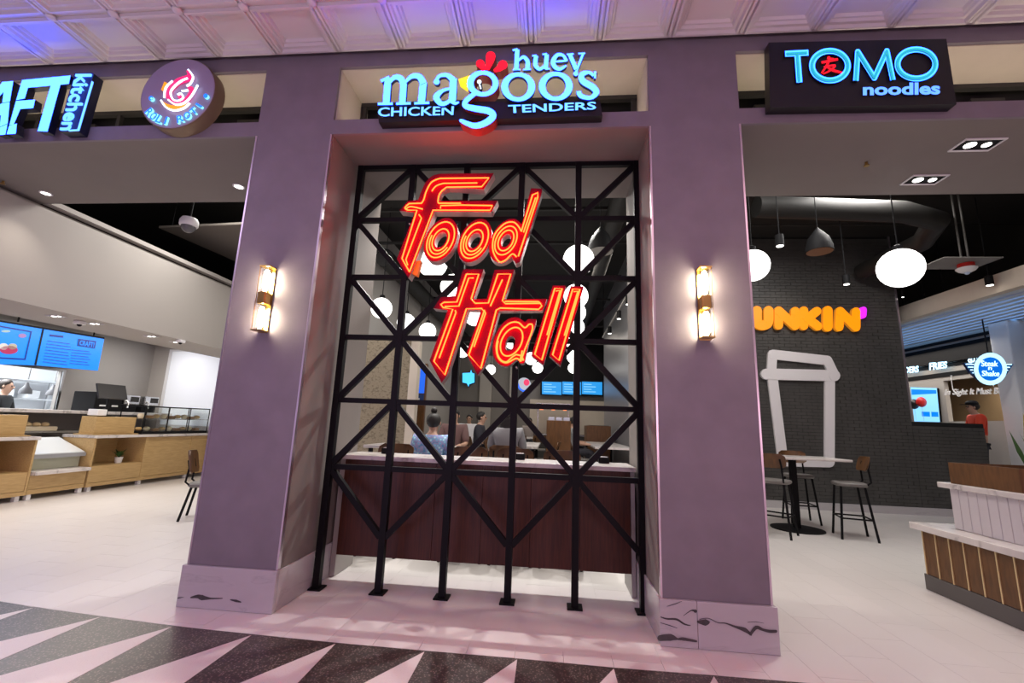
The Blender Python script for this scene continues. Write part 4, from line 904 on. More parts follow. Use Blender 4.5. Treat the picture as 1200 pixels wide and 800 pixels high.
# ---- ceiling fittings of the right bay
def globe(px, py, r, label, group, z=3.5):
    p = onz(px, py, z); t = thing('globe_pendant', label, 'pendant lamp', (p[0], p[1], z-r), group)
    MB().ball((p[0], p[1], z), r, 24).build('globe', GLOBE, t, True); MB().lathe([(.05, z+r*.97), (.05, z+r+.05), (.015, z+r+.07)], (p[0], p[1], 0), 14).build('cap', BLKP, t); MB().tube([(p[0], p[1], z+r+.07), (p[0], p[1], 5.599)], .008, 6).build('cord', BLKP, t)
globe(1055, 314, .24, 'large glowing white globe pendant in front of the black tiled wall', None)
globe(882, 311, .2, 'glowing white globe pendant peeping past the pillar edge', None)
p = onz(960, 290, 4.0); t = thing('dome_pendant', 'black dome pendant lamp with bronze inside, over the high table', 'pendant lamp', (p[0], p[1], 3.93))
MB().lathe([(.17, 3.94), (.165, 4.02), (.13, 4.14), (.07, 4.22), (.03, 4.27), (.01, 4.3)], (p[0], p[1], 0), 24).build('shade', BLKP, t, True); MB().cyl((p[0], p[1], 0), .16, 3.934, 3.9395, 24).build('inside', mat('bronze_inside', (.20, .09, .04), .4, .5), t); MB().tube([(p[0], p[1], 4.3), (p[0], p[1], 5.599)], .006, 6).build('cord', BLKP, t)
def can(px, py, label, z=4.0, r=.055, grp=None):
    p = onz(px, py, z); t = thing('can_light', label, 'spot lamp', (p[0], p[1], z), grp); MB().cyl((p[0], p[1], 0), r, z, z+.16, 16).build('can', BLKP, t, True); MB().cyl((p[0], p[1], 0), r*.8, z-.006, z-.0005, 16).build('lamp', DL, t); MB().tube([(p[0], p[1], z+.161), (p[0], p[1], 5.599)], .008, 6).build('stem', BLKP, t)
can(914, 288, 'lit black can light beside the dome pendant'); can(992, 333, 'lit black can light hanging lowest before the orange lettering'); can(1160, 334, 'lit black can light above the slatted canopy')
for px, py in ((1058, 348), (1083, 351), (1107, 351), (1060, 369)): can(px, py, 'tiny lit track spot beyond the corner of the tiled wall', 4.25, .022, 'track spots beyond the tiled wall')
p = onz(1133, 317, 3.95); t = thing('fire_alarm', 'red and white ceiling strobe alarm on a grey plate', 'alarm', (p[0], p[1], 3.9))
MB().bbox(p[0]-.5, p[0]+.3, p[1]-.25, p[1]+.25, 4.06, 4.075, .003).build('plate', mat('alarm_plate', (.18, .17, .16), .7), t); MB().lathe([(.10, 3.99), (.10, 4.058)], (p[0], p[1], 0), 20).build('red_ring', mat('alarm_red', (.5, .015, .01), .4), t); MB().lathe([(.05, 3.92), (.10, 3.945), (.125, 3.975), (.125, 3.989)], (p[0], p[1], 0), 24).build('body', WHITEP, t, True)
MB().ball((p[0], p[1], 3.92), .035, 12).build('strobe', mat('strobe', (.5, .6, .8), .1), t, True)
for dx in (-.05, .05): MB().tube([(p[0]+dx, p[1], 4.076), (p[0]+dx, p[1], 5.599)], .014, 6).build('drop_rod', mat('rod_grey', (.06, .055, .05), .6), t)
# ducts and pipes under the black ceiling
DUCT = mat('dark_duct', (.010, .009, .008), .7)
def duct(pts, r, label): MB().tube(pts, r, 14).top('air_duct', DUCT, label, 'duct', smooth=True)
duct([(3.0, 3.1, 4.75), (5.2, 3.3, 4.75), (5.9, 3.6, 4.75), (6.3, 4.4, 4.75), (6.3, 5.9, 4.75)], .16, 'round dark duct bending above the globe pendant')
duct([(-3.62, 5.3, 4.8), (-3.62, 14.9, 4.8)], .2, 'long round dark duct along the side of the hall')
duct([(1.02, 2.0, 4.95), (1.02, 14.8, 4.95)], .16, 'long round dark duct above the right row of globes')
for i, yy in enumerate((2.0, 2.7, 3.4, 5.0)): MB().tube([(1.5, yy, 5.2+.05*i), (11.0, yy, 5.2+.05*i)], .02, 6).top('ceiling_pipe', DUCT, 'thin dark pipe under the black ceiling of the noodle sign bay', 'pipe', 'thin ceiling pipes of the noodle sign bay')
for i, yy in enumerate((2.2, 3.6, 5.0, 7.0, 9.0)): MB().bar((-3.8, yy, 5.0), (1.6, yy, 5.0), .05).top('ceiling_beam', DUCT, 'dark strut crossing under the hall ceiling behind the lattice', 'beam', 'struts under the hall ceiling')
# ---- grill shop beyond the tiled wall
struct(B(7.45, 7.6, 2.2, 12, 3.88, 4.2), 'trim_3', CREAM, 'cream fascia edge of the slatted canopy', 'trim')
cn = thing('slatted_canopy', 'white slatted canopy ceiling glowing blue over the grill shop', 'canopy', (8.6, 7, 3.86))
SLW = mat('slat_white', (.6, .66, .75), .5)
for i in range(9): x = 7.62+i*.225; B(x, x+.13, 2.2, 12, 3.88, 3.92).build('slat', SLW, cn)
B(7.6, 9.65, 2.2, 12, 4.12, 4.14).build('backing', BLKP, cn)
area('canopy_glow', (8.7, 7.6, 4.05), 1.8, (.22, .50, 1), 50, sy=6)
area('grill_light', (9.0, 9.0, 3.6), 1.0, WARM, 60, sy=4)
gw = struct(MB().box(9.66, 9.76, 2.2, 12, -.003, 1.86).box(9.66, 9.76, 2.2, 12, 2.85, 4.2).box(9.66, 9.76, 8.5, 12, 1.86, 2.85).box(9.66, 9.76, 2.2, 6.7, 1.86, 2.85), 'wall_grill', OFFW, 'white grill shop front with serving hatch', 'wall')
struct(B(10.9, 11.0, 5.5, 10, -.003, 3.5), 'wall_hatch', mat('hatch_brown', (.36, .25, .14), .6), 'brown kitchen wall inside the grill shop hatch', 'wall'); area('hatch_light', (10.3, 7.6, 2.8), .5, WARM, 22, sy=2)
for z0, z1 in ((2.95, 3.05), (3.18, 3.27), (3.62, 3.70), (3.76, 3.83)): B(9.64, 9.659, 2.3, 11.9, z0, z1).build('black_stripe', BLKP, gw)
bp_ = (0, 9.55, -1)
t = thing('menu_fascia', 'black fascia band with small glowing blue-white words over the grill shop hatch', 'sign', (9.6, 7.6, 3.28))
B(9.56, 9.639, 2.4, 11.9, 3.28, 3.60).build('band', BLKP, t)
gk = crop(1050, 380, 5.333); WB = glow('white_blue_type', (.45, .75, 1), 2.4)
for s_, q in (('ORDERS', [(0, 272), (140, 258), (140, 298), (0, 310)]), ('FRIES', [(208, 240), (318, 230), (318, 272), (208, 286)]), ('SHAKES', [(448, 215), (580, 200), (580, 240), (448, 255)])):
    m = MB(); text(m, s_, [gk(*p) for p in q], bp_, .008, bold=.03); m.build('lettering', [WB, WB], t)
ws = (0, 9.63, -1)
t = thing('promo_screen', 'bright blue-white promotional screen left of the grill shop hatch', 'screen', tuple(onx(1085, 494, 9.6)))
m = MB(); poly(m, [[gk(90, 392), gk(255, 398), gk(275, 610), gk(115, 606)]], (0, 9.60, -1), .05); m.build('screen', [glow('screen_pale', (.25, .62, 1), 1.3), BLKP], t)
m = MB(); poly(m, [[gk(160, 545), gk(210, 546), gk(212, 576), gk(163, 574)]], (0, 9.595, -1), .003); m.build('picture', [BLU, BLU], t); m = MB(); poly(m, [[gk(220, 546), gk(262, 547), gk(265, 577), gk(222, 576)]], (0, 9.595, -1), .003); m.build('picture', [BLU, BLU], t)
m = MB(); poly(m, [[gk(95, 405), gk(250, 410), gk(252, 432), gk(98, 440)]], (0, 9.595, -1), .003); m.build('header', [BLU, BLU], t)
for x, y_, cc, nm in ((112, 498, (.02, .02, .02), 'black'), (158, 485, (.75, .03, .03), 'red')):
    p = onx(*gk(x, y_), 9.45); t = thing('balloon', 'round %s balloon in front of the promotional screen' % nm, 'balloon', (p[0], p[1], p[2]-.12)); MB().ball(p, .12, 16, 0, (.9, .9, 1.1)).build('balloon_skin', mat('balloon_'+nm, cc, .3), t, True); MB().tube([(p[0], p[1], p[2]-.13), (p[0]+.05, p[1], .03)], .003, 5).build('string', WHITEP, t); MB().cyl((p[0]+.05, p[1], 0), .04, -.002, .03, 10).build('weight', BLKP, t)
t = thing('script_sign', 'white script lettering In Sight It Must Be over the brown hatch', 'sign', tuple(onx(1145, 462, 9.62)))
m = MB(); text(m, 'In Sight It Must Be', [gk(310, 405), gk(660, 392), (gk(655, 448)), gk(300, 452)], (0, 9.60, -1), .02, bold=.01); m.build('lettering', [WHITEP, WHITEP], t)
for y_ in (7.2, 8.2): B(9.60, 9.612, y_, y_+.012, 2.6, 2.95).build('hanger', WHITEP, t); B(9.612, 9.658, y_, y_+.012, 2.94, 2.95).build('bracket', WHITEP, t)
pr = struct(MB().bbox(9.22, 9.58, 6.3, 6.7, -.003, 3.87, .02), 'trim_4', WHITEP, 'white column beside the winged round sign', 'column')
# winged round sign
bk_ = (1, 6.24, -1); B1 = glow('sign_blue', (.0, .16, .75), 1.0); 
t = thing('winged_sign', 'round blue and white neon winged sign reading Steak n Shake by the white column', 'sign', tuple(ony(1160, 452, 6.25)))
c0 = gk(590, 278)
m = MB(); poly(m, [[gk(425, 240), gk(735, 248), gk(700, 300), gk(665, 345), gk(590, 375), gk(515, 345), gk(465, 300)]], (1, 6.26, -1), .05); m.build('wings', [mat('wing_blue', (.05, .16, .35), .4), CYD], t)
for i in range(4):
    for a, b in ((440+i*14, 530), (655, 722-i*12)): m = MB(); stroke(m, [gk(a, 248+i*18)+(1,), gk(b, 250+i*18)+(1,)], 1.1, (1, 6.252, -1), .006); m.build('wing_bar', [WB, WB], t)
m = MB(); poly(m, [ell(c0, 19.5, 19.0), ell(c0, 14.2, 13.8)], (1, 6.235, -1), .03); m.build('ring', [glow('ring_white', (.45, .80, 1), 1.6), CYD], t); m = MB(); poly(m, [ell(c0, 14.1, 13.7)], bk_, .02); m.build('disc', [B1, B1], t)
for s_, q in (('Steak', [(532, 225), (640, 228), (638, 262), (535, 262)]), ('n', [(578, 266), (600, 267), (600, 284), (578, 284)]), ('Shake', [(538, 288), (650, 290), (645, 324), (540, 322)])):
    m = MB(); text(m, s_, [gk(*p) for p in q], (1, 6.232, -1), .006, bold=.01); m.build('lettering', [WB, WB], t)
MB().tube([(c_ := ony(*c0, 6.3))+np.array([0, 0, .3]), (c_[0], 6.3, 3.879)], .012).build('hanger', BLKP, t)
# ================================================================ FOOD HALL BEHIND THE LATTICE
struct(B(-4.3, -2.78, 5.0, 5.2, -.003, 2.95), 'wall_stone', STONE, 'beige textured stone wall at the side of the hall', 'wall')
struct(B(-2.777, -2.62, 5.0, 5.2, -.003, 2.95), 'trim_5', CREAM, 'plain cream end pier of the stone wall', 'trim')
struct(MB().box(-3.98, -3.9, 5.21, 15.0, -.003, 5.6), 'wall_hall_side', WALLG, 'grey side wall of the hall beyond the stone wall', 'wall')
fw2 = struct(MB().box(-3.9, 3.2, 15.0, 15.1, -.003, 5.6), 'wall_rear', mat('rear_grey', (.22, .205, .19), .7), 'grey rear wall with glowing menus', 'wall')
for x, w in ((-3.0, .5), (-1.75, .25)): B(x, x+w, 14.8, 14.999, -.003, 4.2).build('pilaster', OFFW, fw2)
B(-1.5, 3.1, 14.9, 14.999, 3.25, 5.5).build('dark_bulkhead', BLKP, fw2); B(-.9, 2.2, 14.9, 14.999, 1.1, 2.45).build('tiled_panel', CREAM, fw2)
# row of globes
for px, py in ((678, 305), (675, 347), (674, 366), (674, 383), (672, 400), (672, 418), (672, 431)): globe(px, py, .2, 'glowing white globe pendant in the row nearest the grey shop side wall', 'row of globes near the shop side wall')
for px, py in ((447, 361), (476, 378), (501, 388), (542, 411), (575, 433), (584, 438)): globe(px, py, .2, 'glowing white globe pendant in the row nearest the stone wall', 'row of globes near the stone wall')
for px, py in ((507, 308), (531, 336), (556, 370), (600, 400), (622, 420), (630, 431)): globe(px, py, .2, 'glowing white globe pendant in the middle row over the hall', 'middle row of globes')
p = onz(704, 290, 4.0); t = thing('dome_pendant', 'black dome pendant lamp behind the upper corner of the lattice', 'pendant lamp', (p[0], p[1], 3.93))
MB().lathe([(.19, 3.94), (.185, 4.02), (.14, 4.16), (.07, 4.25), (.02, 4.32)], (p[0], p[1], 0), 24).build('shade', BLKP, t, True); MB().cyl((p[0], p[1], 0), .18, 3.934, 3.9395, 24).build('diffuser', mat('dim_diffuser', (.25, .24, .22), .5), t); MB().tube([(p[0], p[1], 4.32), (p[0], p[1], 5.599)], .006, 6).build('cord', BLKP, t)
t = thing('track_rail', 'pale track rail with lit spot heads along the grey shop side wall', 'track light', (1.45, 5, 3.9))
B(1.43, 1.47, 3.2, 9.5, 3.98, 4.02).build('rail', mat('rail_grey', (.25, .24, .23), .5), t)
for y in (3.6, 4.3, 5.2, 6.4, 8.0):
    h_ = MB().cyl((1.45, y, 0), .05, 3.80, 3.979, 12).build('spot_head', BLKP, t, True); MB().cyl((1.45, y, 0), .04, 3.792, 3.7995, 12).build('lamp', DL, h_)
for y in (3.3, 9.4): MB().tube([(1.45, y, 4.02), (1.45, y, 5.599)], .01, 6).build('hanger', BLKP, t)
# digital kiosk by the stone wall
t = thing('digital_kiosk', 'tall brown framed information kiosk with blue screen beside the stone wall', 'kiosk', (-2.75, 5.7, 0))
q0 = ony(481, 428, 5.7); q1 = ony(499, 432, 5.7); x0, x1, zt = q0[0], q1[0], q0[2]
MB().bbox(x0-.04, x1+.03, 5.705, 5.80, .002, zt+.05, .01).build('housing', KWOOD, t); B(x0+.01, x1, 5.69, 5.704, zt-.58, zt).build('screen', glow('kiosk_blue', (.02, .14, .85), 1.0), t)
B(x0+.01, x1, 5.692, 5.704, zt-.80, zt-.60).build('caption_panel', glow('kiosk_navy', (.02, .04, .12), .5), t); B(x0+.03, x1-.08, 5.688, 5.6915, zt-.72, zt-.68).build('caption', WHITEP, t)
# far menu boards and signs
fp = (1, 14.7, -1); fk = crop(630, 420, 6.154)
t = thing('menu_board', 'row of three far blue menu screens on the rear wall of the hall', 'menu board', tuple(ony(670, 464, 14.7)))
m = MB(); poly(m, [[fk(20, 155), fk(475, 162), fk(475, 272), fk(20, 260)]], (1, 14.73, -1), .16); m.build('frame', [BLKP, BLKP], t)
for a, b in ((32, 172), (178, 314), (320, 466)):
    m = MB(); poly(m, [[fk(a, 166), fk(b, 170), fk(b, 262), fk(a, 256)]], fp, .02); s_ = m.build('screen', [glow('menu_sky', (.02, .30, .75), 1.1), BLKP], t)
    m = MB()
    for i in range(4): poly(m, [[fk(a+12, 182+i*18), fk(a+70+(i % 2)*30, 184+i*18), fk(a+70+(i % 2)*30, 189+i*18), fk(a+12, 187+i*18)]], (1, 14.695, -1), .003, 0, 0)
    tag(m.build('menu_text', glow('menu_pale', (.3, .7, 1), 1.0), s_), kind='stuff')
m = MB()
c = ony(614, 450, 14.6); t = thing('round_sign', 'small round white sign with blue crescent and red flame beside the far menus', 'sign', (c[0], 14.7, c[2]-.3))
MB().lathe([(.27, 14.62), (.27, 14.99)], (c[0], 0, c[2]), 28, 0, 'y').build('disc', [glow('disc_pale', (.5, .52, .6), .9)], t)
m = MB(); poly(m, [ell((617, 448), 3.4, 3.8)], (1, 14.61, -1), .008); m.build('flame', [glow('flame_red', (.85, .05, .15), 1.0)]*2, t); m = MB(); stroke(m, [(607, 450), (609, 455), (614, 458), (620, 456)], 2.2, (1, 14.61, -1), .008); m.build('crescent', [glow('crescent_blue', (.03, .15, .9), 1.2)]*2, t)
t = thing('bird_sign', 'small glowing blue sign high on the far grey wall', 'sign', tuple(ony(549, 452, 14.7)))
m = MB(); poly(m, [[(542, 437), (551, 436.5), (552, 433), (553.5, 437), (556, 437.5), (556, 448), (550, 450), (549, 453), (547, 449), (542, 448)]], (1, 14.75, -1), .24); m.build('panel', [glow('bird_blue', (.06, .45, .95), 1.8), BLKP], t)
# far kitchen counter with hood
t = thing('far_counter', 'far serving counter with steel hood and dark front under the blue menus', 'counter', (.6, 14.2, 0))
B(-.9, 2.2, 13.6, 14.3, .002, 1.05).build('body', DARK, t); MB().bbox(-.95, 2.25, 13.55, 14.35, 1.051, 1.10, .006).build('worktop', CHROME, t); B(-.6, .7, 13.7, 14.3, 2.05, 2.25).build('hood', CHROME, t)
for x in (-.55, .62): B(x, x+.03, 14.2, 14.23, 1.101, 2.049).build('hood_post', CHROME, t)
for i in range(3): MB().cyl((-.4+i*.45, 13.95, 0), .07, 2.0, 2.049, 12).build('heat_lamp', glow('heat_red', (1, .25, .1), 2.0), t)
# communal tables
def table(x, y, w, d, z, label, m_=MARBT):
    t = thing('communal_table', label, 'table', (x, y, 0)); MB().bbox(x-w/2, x+w/2, y-d/2, y+d/2, z-.04, z, .006).build('table_top', m_, t)
    for sx in (-1, 1):
        for sy in (-1, 1): B(x+sx*(w/2-.08)-.025, x+sx*(w/2-.08)+.025, y+sy*(d/2-.08)-.025, y+sy*(d/2-.08)+.025, .001, z-.041).build('leg', BLKMET, t)
    return t
table(-1.85, 3.1, 1.5, .7, 1.05, 'white communal table in front of the person in the blue floral shirt')
table(-.62, 5.2, .8, 1.9, 1.05, 'long white communal table beside the wood condiment station')
table(-1.9, 8.2, 1.6, .8, 1.05, 'white communal table further back towards the stone wall')
table(1.25, 7.2, .8, 3.2, 1.03, 'long white communal table against the grey shop side wall')
table(-.6, 10.0, 1.6, .8, 1.05, 'white communal table before the far serving counter')
table(-2.4, 11.5, 1.4, .8, 1.05, 'white communal table under the far blue bird sign')
for (x, y, r_) in ((-1.0, 5.0, -90), (-.1, 4.6, 90), (-2.3, 7.6, 0), (-1.5, 7.6, 0), (.6, 6.1, -90), (.6, 7.5, -90), (-.9, 9.4, 0), (-.3, 9.4, 0), (-2.2, 10.9, 0), (-.2, 5.6, 90)):
    place(STOOL, x, y, math.radians(r_), 'brown backed bar stool at a white communal table in the hall', 'bar stools around the hall tables')
for X in (-1.80, -.92, -.40, .12):
    place(STOOL, X, 1.62, math.radians(180+random.uniform(-3, 3)), 'brown backed bar stool drawn up to the bar counter behind the lattice', 'bar stools along the bar counter')
t = thing('condiment_station', 'square dark wood condiment station with a stack of menus on top', 'station', (.12, 5.0, 0))
MB().bbox(-.09, .35, 4.85, 5.35, .002, 1.50, .008).build('body', KWOOD, t)
for i in range(3): MB().bbox(-.06+i*.14, .05+i*.14, 4.9, 5.2, 1.501, 1.56, .004).build('menu_stack', mat('menu_paper', (.6, .6, .75), .5), t)
t = thing('planter_bench', 'dark wood planter bench near the far end of the grey shop side wall', 'bench', (1.2, 9.3, 0))
MB().bbox(.95, 1.6, 9.0, 9.9, .002, 1.45, .01).build('body', KWOOD, t); B(1.0, 1.55, 9.05, 9.85, 1.451, 1.46).build('soil', DARK, t)
t = thing('service_station', 'white topped oak service station behind the blue shirted person', 'station', (-1.8, 6.2, 0)); MB().bbox(-2.05, -1.55, 6.0, 6.5, .002, .98, .006).build('body', OAK, t); MB().bbox(-2.08, -1.52, 5.97, 6.53, .981, 1.38, .01).build('upper_box', WHITEP, t)
# bar top items
for i, x in enumerate((-1.62, -.30, .50)):
    t = thing('napkin_holder', ['black napkin holder on the bar top near the stone wall side', 'black napkin holder midway along the bar top', 'black napkin holder on the bar top near the tiled shop side'][i], 'napkin holder', (x, 1.05, 1.071)); MB().bbox(x-.05, x+.05, 1.02, 1.10, 1.072, 1.125, .004).build('case', BLKP, t); B(x-.035, x+.035, 1.035, 1.085, 1.1255, 1.13).build('napkin', WHITEP, t)
# ================================================================ PEOPLE
SKIN = mat('skin', (.50, .30, .21), .55); HAIRB = mat('hair_black', (.012, .010, .009), .6); TROU = mat('trousers', (.03, .03, .04), .8)
def skinmesh(nodes, edges, root, sub=2):
    names = list(nodes); me = bpy.data.meshes.new('s'); me.from_pydata([nodes[n][0] for n in names], [(names.index(a), names.index(b)) for a, b in edges], [])
    ob = bpy.data.objects.new('s', me); COL.objects.link(ob); md = ob.modifiers.new('k', 'SKIN'); md.use_smooth_shade = True; sb = ob.modifiers.new('b', 'SUBSURF'); sb.levels = sub; sb.render_levels = sub
    for i, n in enumerate(names):
        v = me.skin_vertices[0].data[i]; r = nodes[n][1]; v.radius = r if isinstance(r, tuple) else (r, r); v.use_root = (n == root)
    bpy.context.view_layer.update(); dg = bpy.context.evaluated_depsgraph_get(); out = bpy.data.meshes.new_from_object(ob.evaluated_get(dg)); bpy.data.objects.remove(ob); return out
def person(label, loc, rz, shirt, seat=None, k=1.0, long_hair=False, bun=False, cap=None, reach=.30, hair=None, lean=.0):
    t = thing('person', label, 'person', loc, None, rz); sit = seat is not None; b = seat if sit else .86*k
    N = {}; E = []
    def a(n, p, r, par=None):
        N[n] = ((p[0]*k, p[1]*k, b+p[2]*k), (r[0]*k, r[1]*k) if isinstance(r, tuple) else r*k)
        if par: E.append((par, n))
    a('pel', (0, 0, .09), (.155, .12)); a('sp', (0, -.02+lean*.3, .27), (.14, .105), 'pel'); a('ch', (0, -.01+lean*.7, .46), (.165, .115), 'sp'); a('nb', (0, .0+lean, .60), (.075, .07), 'ch'); a('nk', (0, .02+lean*1.1, .635), .055, 'nb')
    a('jaw', (0, .045+lean*1.2, .68), (.062, .07), 'nk'); a('hd', (0, .03+lean*1.2, .76), (.080, .098), 'jaw'); a('tp', (0, .02+lean*1.2, .835), (.062, .075), 'hd')
    for s, n in ((-1, 'l'), (1, 'r')):
        a('sh'+n, (s*.19, -.005+lean*.85, .545), .064, 'ch'); a('el'+n, (s*.245, .06+lean*.6, .26), .043, 'sh'+n); a('wr'+n, (s*.19, .06+reach, .24 if sit else .18), .028, 'el'+n); a('pa'+n, (s*.18, .13+reach, .24 if sit else .17), (.036, .018), 'wr'+n)
        for i in range(4): a('f%d%s' % (i, n), (s*(.152+.018*i), .175+reach, .24 if sit else .165), .0095, 'pa'+n); a('g%d%s' % (i, n), (s*(.152+.018*i), .208+reach-.006*abs(i-1), .225 if sit else .15), .0078, 'f%d%s' % (i, n))
        a('t0'+n, (s*.135, .13+reach, .235 if sit else .165), .010, 'pa'+n); a('t1'+n, (s*.125, .165+reach, .23 if sit else .155), .0085, 't0'+n)
        if sit: P4 = [((s*.10, .06, .07), .085), ((s*.13, .42, .06), .062), ((s*.13, .46, -.36), .042), ((s*.13, .58, -.40), .034)]
        else: P4 = [((s*.095, 0, -.02), .085), ((s*.10, .02, -.42), .06), ((s*.10, 0, -.80), .042), ((s*.10, .13, -.838), .034)]
        for i, (p, r) in enumerate(P4): a('L%d%s' % (i, n), p, r, 'pel' if i == 0 else 'L%d%s' % (i-1, n))
    me = skinmesh(N, E, 'pel'); me.materials.append(SKIN); link('body', me, t)
    gr = lambda n, g: (N[n][0], tuple(x+g for x in N[n][1]) if isinstance(N[n][1], tuple) else N[n][1]+g)
    S = {n: gr(n, .024) for n in ('pel', 'sp', 'ch', 'nb', 'shl', 'ell', 'shr', 'elr')}; S['nb'] = (tuple(np.array(N['nb'][0])-np.array([0, 0, .02])), .08*k)
    me = skinmesh(S, [('pel', 'sp'), ('sp', 'ch'), ('ch', 'nb'), ('ch', 'shl'), ('shl', 'ell'), ('ch', 'shr'), ('shr', 'elr')], 'pel'); me.materials.append(shirt); link('shirt', me, t)
    T = {n: gr(n, .012) for n in ('pel', 'L0l', 'L1l', 'L2l', 'L0r', 'L1r', 'L2r')}; me = skinmesh(T, [('pel', 'L0l'), ('L0l', 'L1l'), ('L1l', 'L2l'), ('pel', 'L0r'), ('L0r', 'L1r'), ('L1r', 'L2r')], 'pel'); me.materials.append(TROU); link('trousers', me, t)
    h = np.array(N['hd'][0]); hm = hair or HAIRB; m = MB(); m.ball((h[0], h[1]-.016*k, h[2]+.022*k), .099*k, 18, 0, (.93, 1.06, 1.0)); 
    # cut the face side of the hair away
    vs = [(v[0], min(v[1], h[1]+.055*k) if v[2] > h[2]+.03*k else min(v[1], h[1]+.012*k), max(v[2], h[2]-.075*k)) for v in m.v]; m.v = vs
    ho = link('hair', m.mesh(hm, smooth=True), t)
    if long_hair: m = MB(); m.lathe([(.085*k, h[2]-.34*k), (.115*k, h[2]-.25*k), (.11*k, h[2]-.05*k), (.09*k, h[2]+.05*k)], (h[0], h[1]-.05*k, 0), 16); m.v = [(v[0], h[1]-.05*k+(v[1]-h[1]+.05*k)*.6, v[2]) for v in m.v]; link('long_hair', m.mesh(hm, smooth=True), t)
    if bun: link('hair_bun', MB().ball((h[0], h[1]-.02*k, h[2]+.145*k), .042*k, 12).mesh(hm, smooth=True), t)
    if cap: link('cap', MB().lathe([(.108*k, h[2]+.045*k), (.106*k, h[2]+.09*k), (.07*k, h[2]+.13*k), (.01*k, h[2]+.14*k)], (h[0], h[1], 0), 18).box(-.07*k, .07*k, h[1]+.08*k, h[1]+.18*k, h[2]+.045*k, h[2]+.055*k).mesh(cap, smooth=False), t)
    for s in (-1, 1):
        link('eye', MB().ball((h[0]+s*.032*k, h[1]+.082*k, h[2]-.002*k), .012*k, 8).mesh(HAIRB), t); link('ear', MB().ball((h[0]+s*.086*k, h[1]-.0, h[2]-.015*k), .024*k, 10, 0, (.4, .7, 1.1)).mesh(SKIN, smooth=True), t)
    link('nose', MB().ball((h[0], h[1]+.098*k, h[2]-.025*k), .016*k, 8, 0, (.8, 1, 1.3)).mesh(SKIN, smooth=True), t)
    link('mouth', MB().ball((h[0], h[1]+.078*k, h[2]-.062*k), .02*k, 8, 0, (1.1, .4, .25)).mesh(mat('lips', (.35, .12, .10), .5)), t)
    return t
FLOR = ramp_mat('floral_blue', 'Voronoi', [(.0, '#f0f6fa'), (.22, '#b8dcee'), (.4, '#6fb4dd'), (.6, '#a79ccb'), (.85, '#5a94c4')], .8, (1, 1, 1), {'Scale': 22.0})
_c = place(CHAIR, -1.5, 2.2, 0, 'low grey stool under the person in the blue floral shirt'); _c.scale = (1, 1, 1.32); _c.name = 'low_stool'; _c['category'] = 'stool'; [drop(c) for c in list(_c.children) if c.name.startswith('back')]; person('person in a blue floral shirt with hair in a bun, seated back to the lattice', (-1.5, 2.2, 0), 0, FLOR, .635, 1.0, bun=True, reach=.26, lean=.05)
place(STOOL, -.60, 2.75, 0, 'brown backed bar stool under the long-haired person in grey'); person('person with long black hair in a grey jacket, seated back to the lattice', (-.60, 2.75, 0), 0, mat('grey_jacket', (.22, .22, .23), .8), .80, .92, long_hair=True, reach=.26, lean=.03)
far = [((-1.68, 4.35), 180, (.16, .09, .085), 'person in a dark maroon top facing across the blue-shirted person\'s table'), ((-1.42, 5.55), -90, (.02, .02, .03), 'person in black seated at the long table by the condiment station'), ((-2.3, 9.1), 180, (.03, .03, .04), 'person in dark clothes seated at the table towards the stone wall'), ((-.7, 10.9), 180, (.35, .30, .28), 'person in a tan top seated before the far serving counter'), ((.5, 6.8), -90, (.30, .32, .33), 'person in a pale grey jacket seated along the grey shop side wall'), ((.5, 8.2), -90, (.05, .05, .06), 'person in charcoal seated further along the grey shop side wall')]
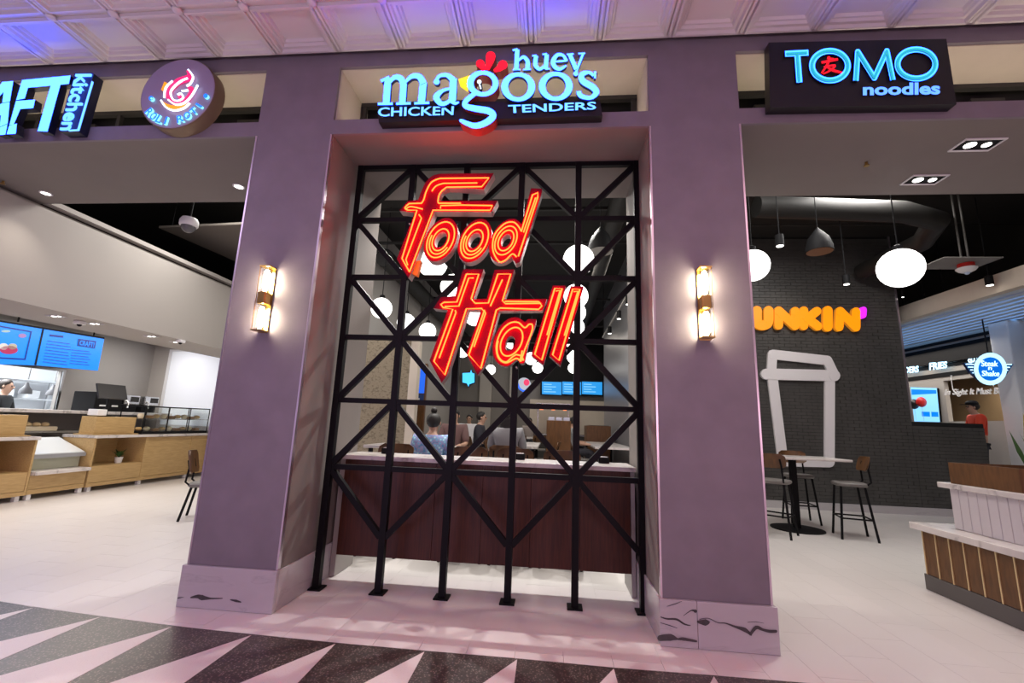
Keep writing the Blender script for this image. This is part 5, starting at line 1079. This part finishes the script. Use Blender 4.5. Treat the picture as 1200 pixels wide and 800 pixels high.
for i, ((x, y), r_, c_, lab) in enumerate(far):
    person(lab, (x, y, 0), math.radians(r_), mat('top%d' % i, c_, .8), .80, .95, reach=.22)
    place(STOOL, x, y, math.radians(r_), 'brown backed bar stool under the '+lab.split(' seated')[0].split(' facing')[0])
# kitchen worker, grill worker
person('person in a black shirt working behind the kitchen hatch', (-10.62, 4.36, 0), math.radians(-60), mat('black_shirt', (.012, .012, .013), .7), None, 1.1, reach=.20, hair=mat('hair_dark', (.03, .02, .015), .6))
struct(B(8.5, 9.2, 6.38, 7.3, -.003, .50), 'floor_platform', DARK, 'raised serving floor behind the low tiled wall', 'floor')
person('person in an orange-red shirt and black cap behind the low tiled wall', (8.93, 6.95, .5), math.radians(70), mat('orange_shirt', (.75, .06, .02), .7), None, 1.0, cap=BLKP, reach=.16)
# heat lamps and steel rack inside the hatch
for y in (4.27, 4.74):
    t = thing('heat_lamp', ['steel heat lamp in the kitchen hatch beside the worker', 'steel heat lamp at the end of the kitchen hatch'][y > 4.5], 'heat lamp', (-10.15, y+.1, 1.62)); MB().lathe([(.10, 1.64), (.09, 1.72), (.045, 1.78), (.02, 1.86)], (-10.15, y+.1, 0), 16).build('shade', mat('lamp_grey', (.12, .12, .13), .5), t, True); MB().tube([(-10.15, y+.1, 1.92), (-10.15, y+.1, 2.999)], .012).build('stem', CHROME, t)
t = thing('steel_rack', 'steel rack and prep table at the back of the lit kitchen', 'rack', (-11.7, 4.5, 0))
B(-12.0, -11.3, 3.4, 6.3, .85, .90).build('table_top', CHROME, t); B(-12.05, -11.6, 3.4, 6.3, 1.55, 1.58).build('shelf', CHROME, t); B(-12.05, -11.6, 3.4, 6.3, 1.95, 1.98).build('shelf', CHROME, t)
for y in (3.42, 6.24): B(-12.04, -12.0, y, y+.04, .001, 1.97).build('post', CHROME, t); B(-11.36, -11.32, y, y+.04, .001, .849).build('leg', CHROME, t)
for i in range(5): MB().bbox(-11.95, -11.7, 3.6+i*.5, 3.85+i*.5, 1.581, 1.76, .01).top('storage_tub', mat('tub', (.62, .64, .66), .5), 'pale storage tub on the kitchen rack', 'tub', 'tubs on the kitchen rack')
drop(STOOL); drop(CHAIR)
bpy.context.view_layer.update()
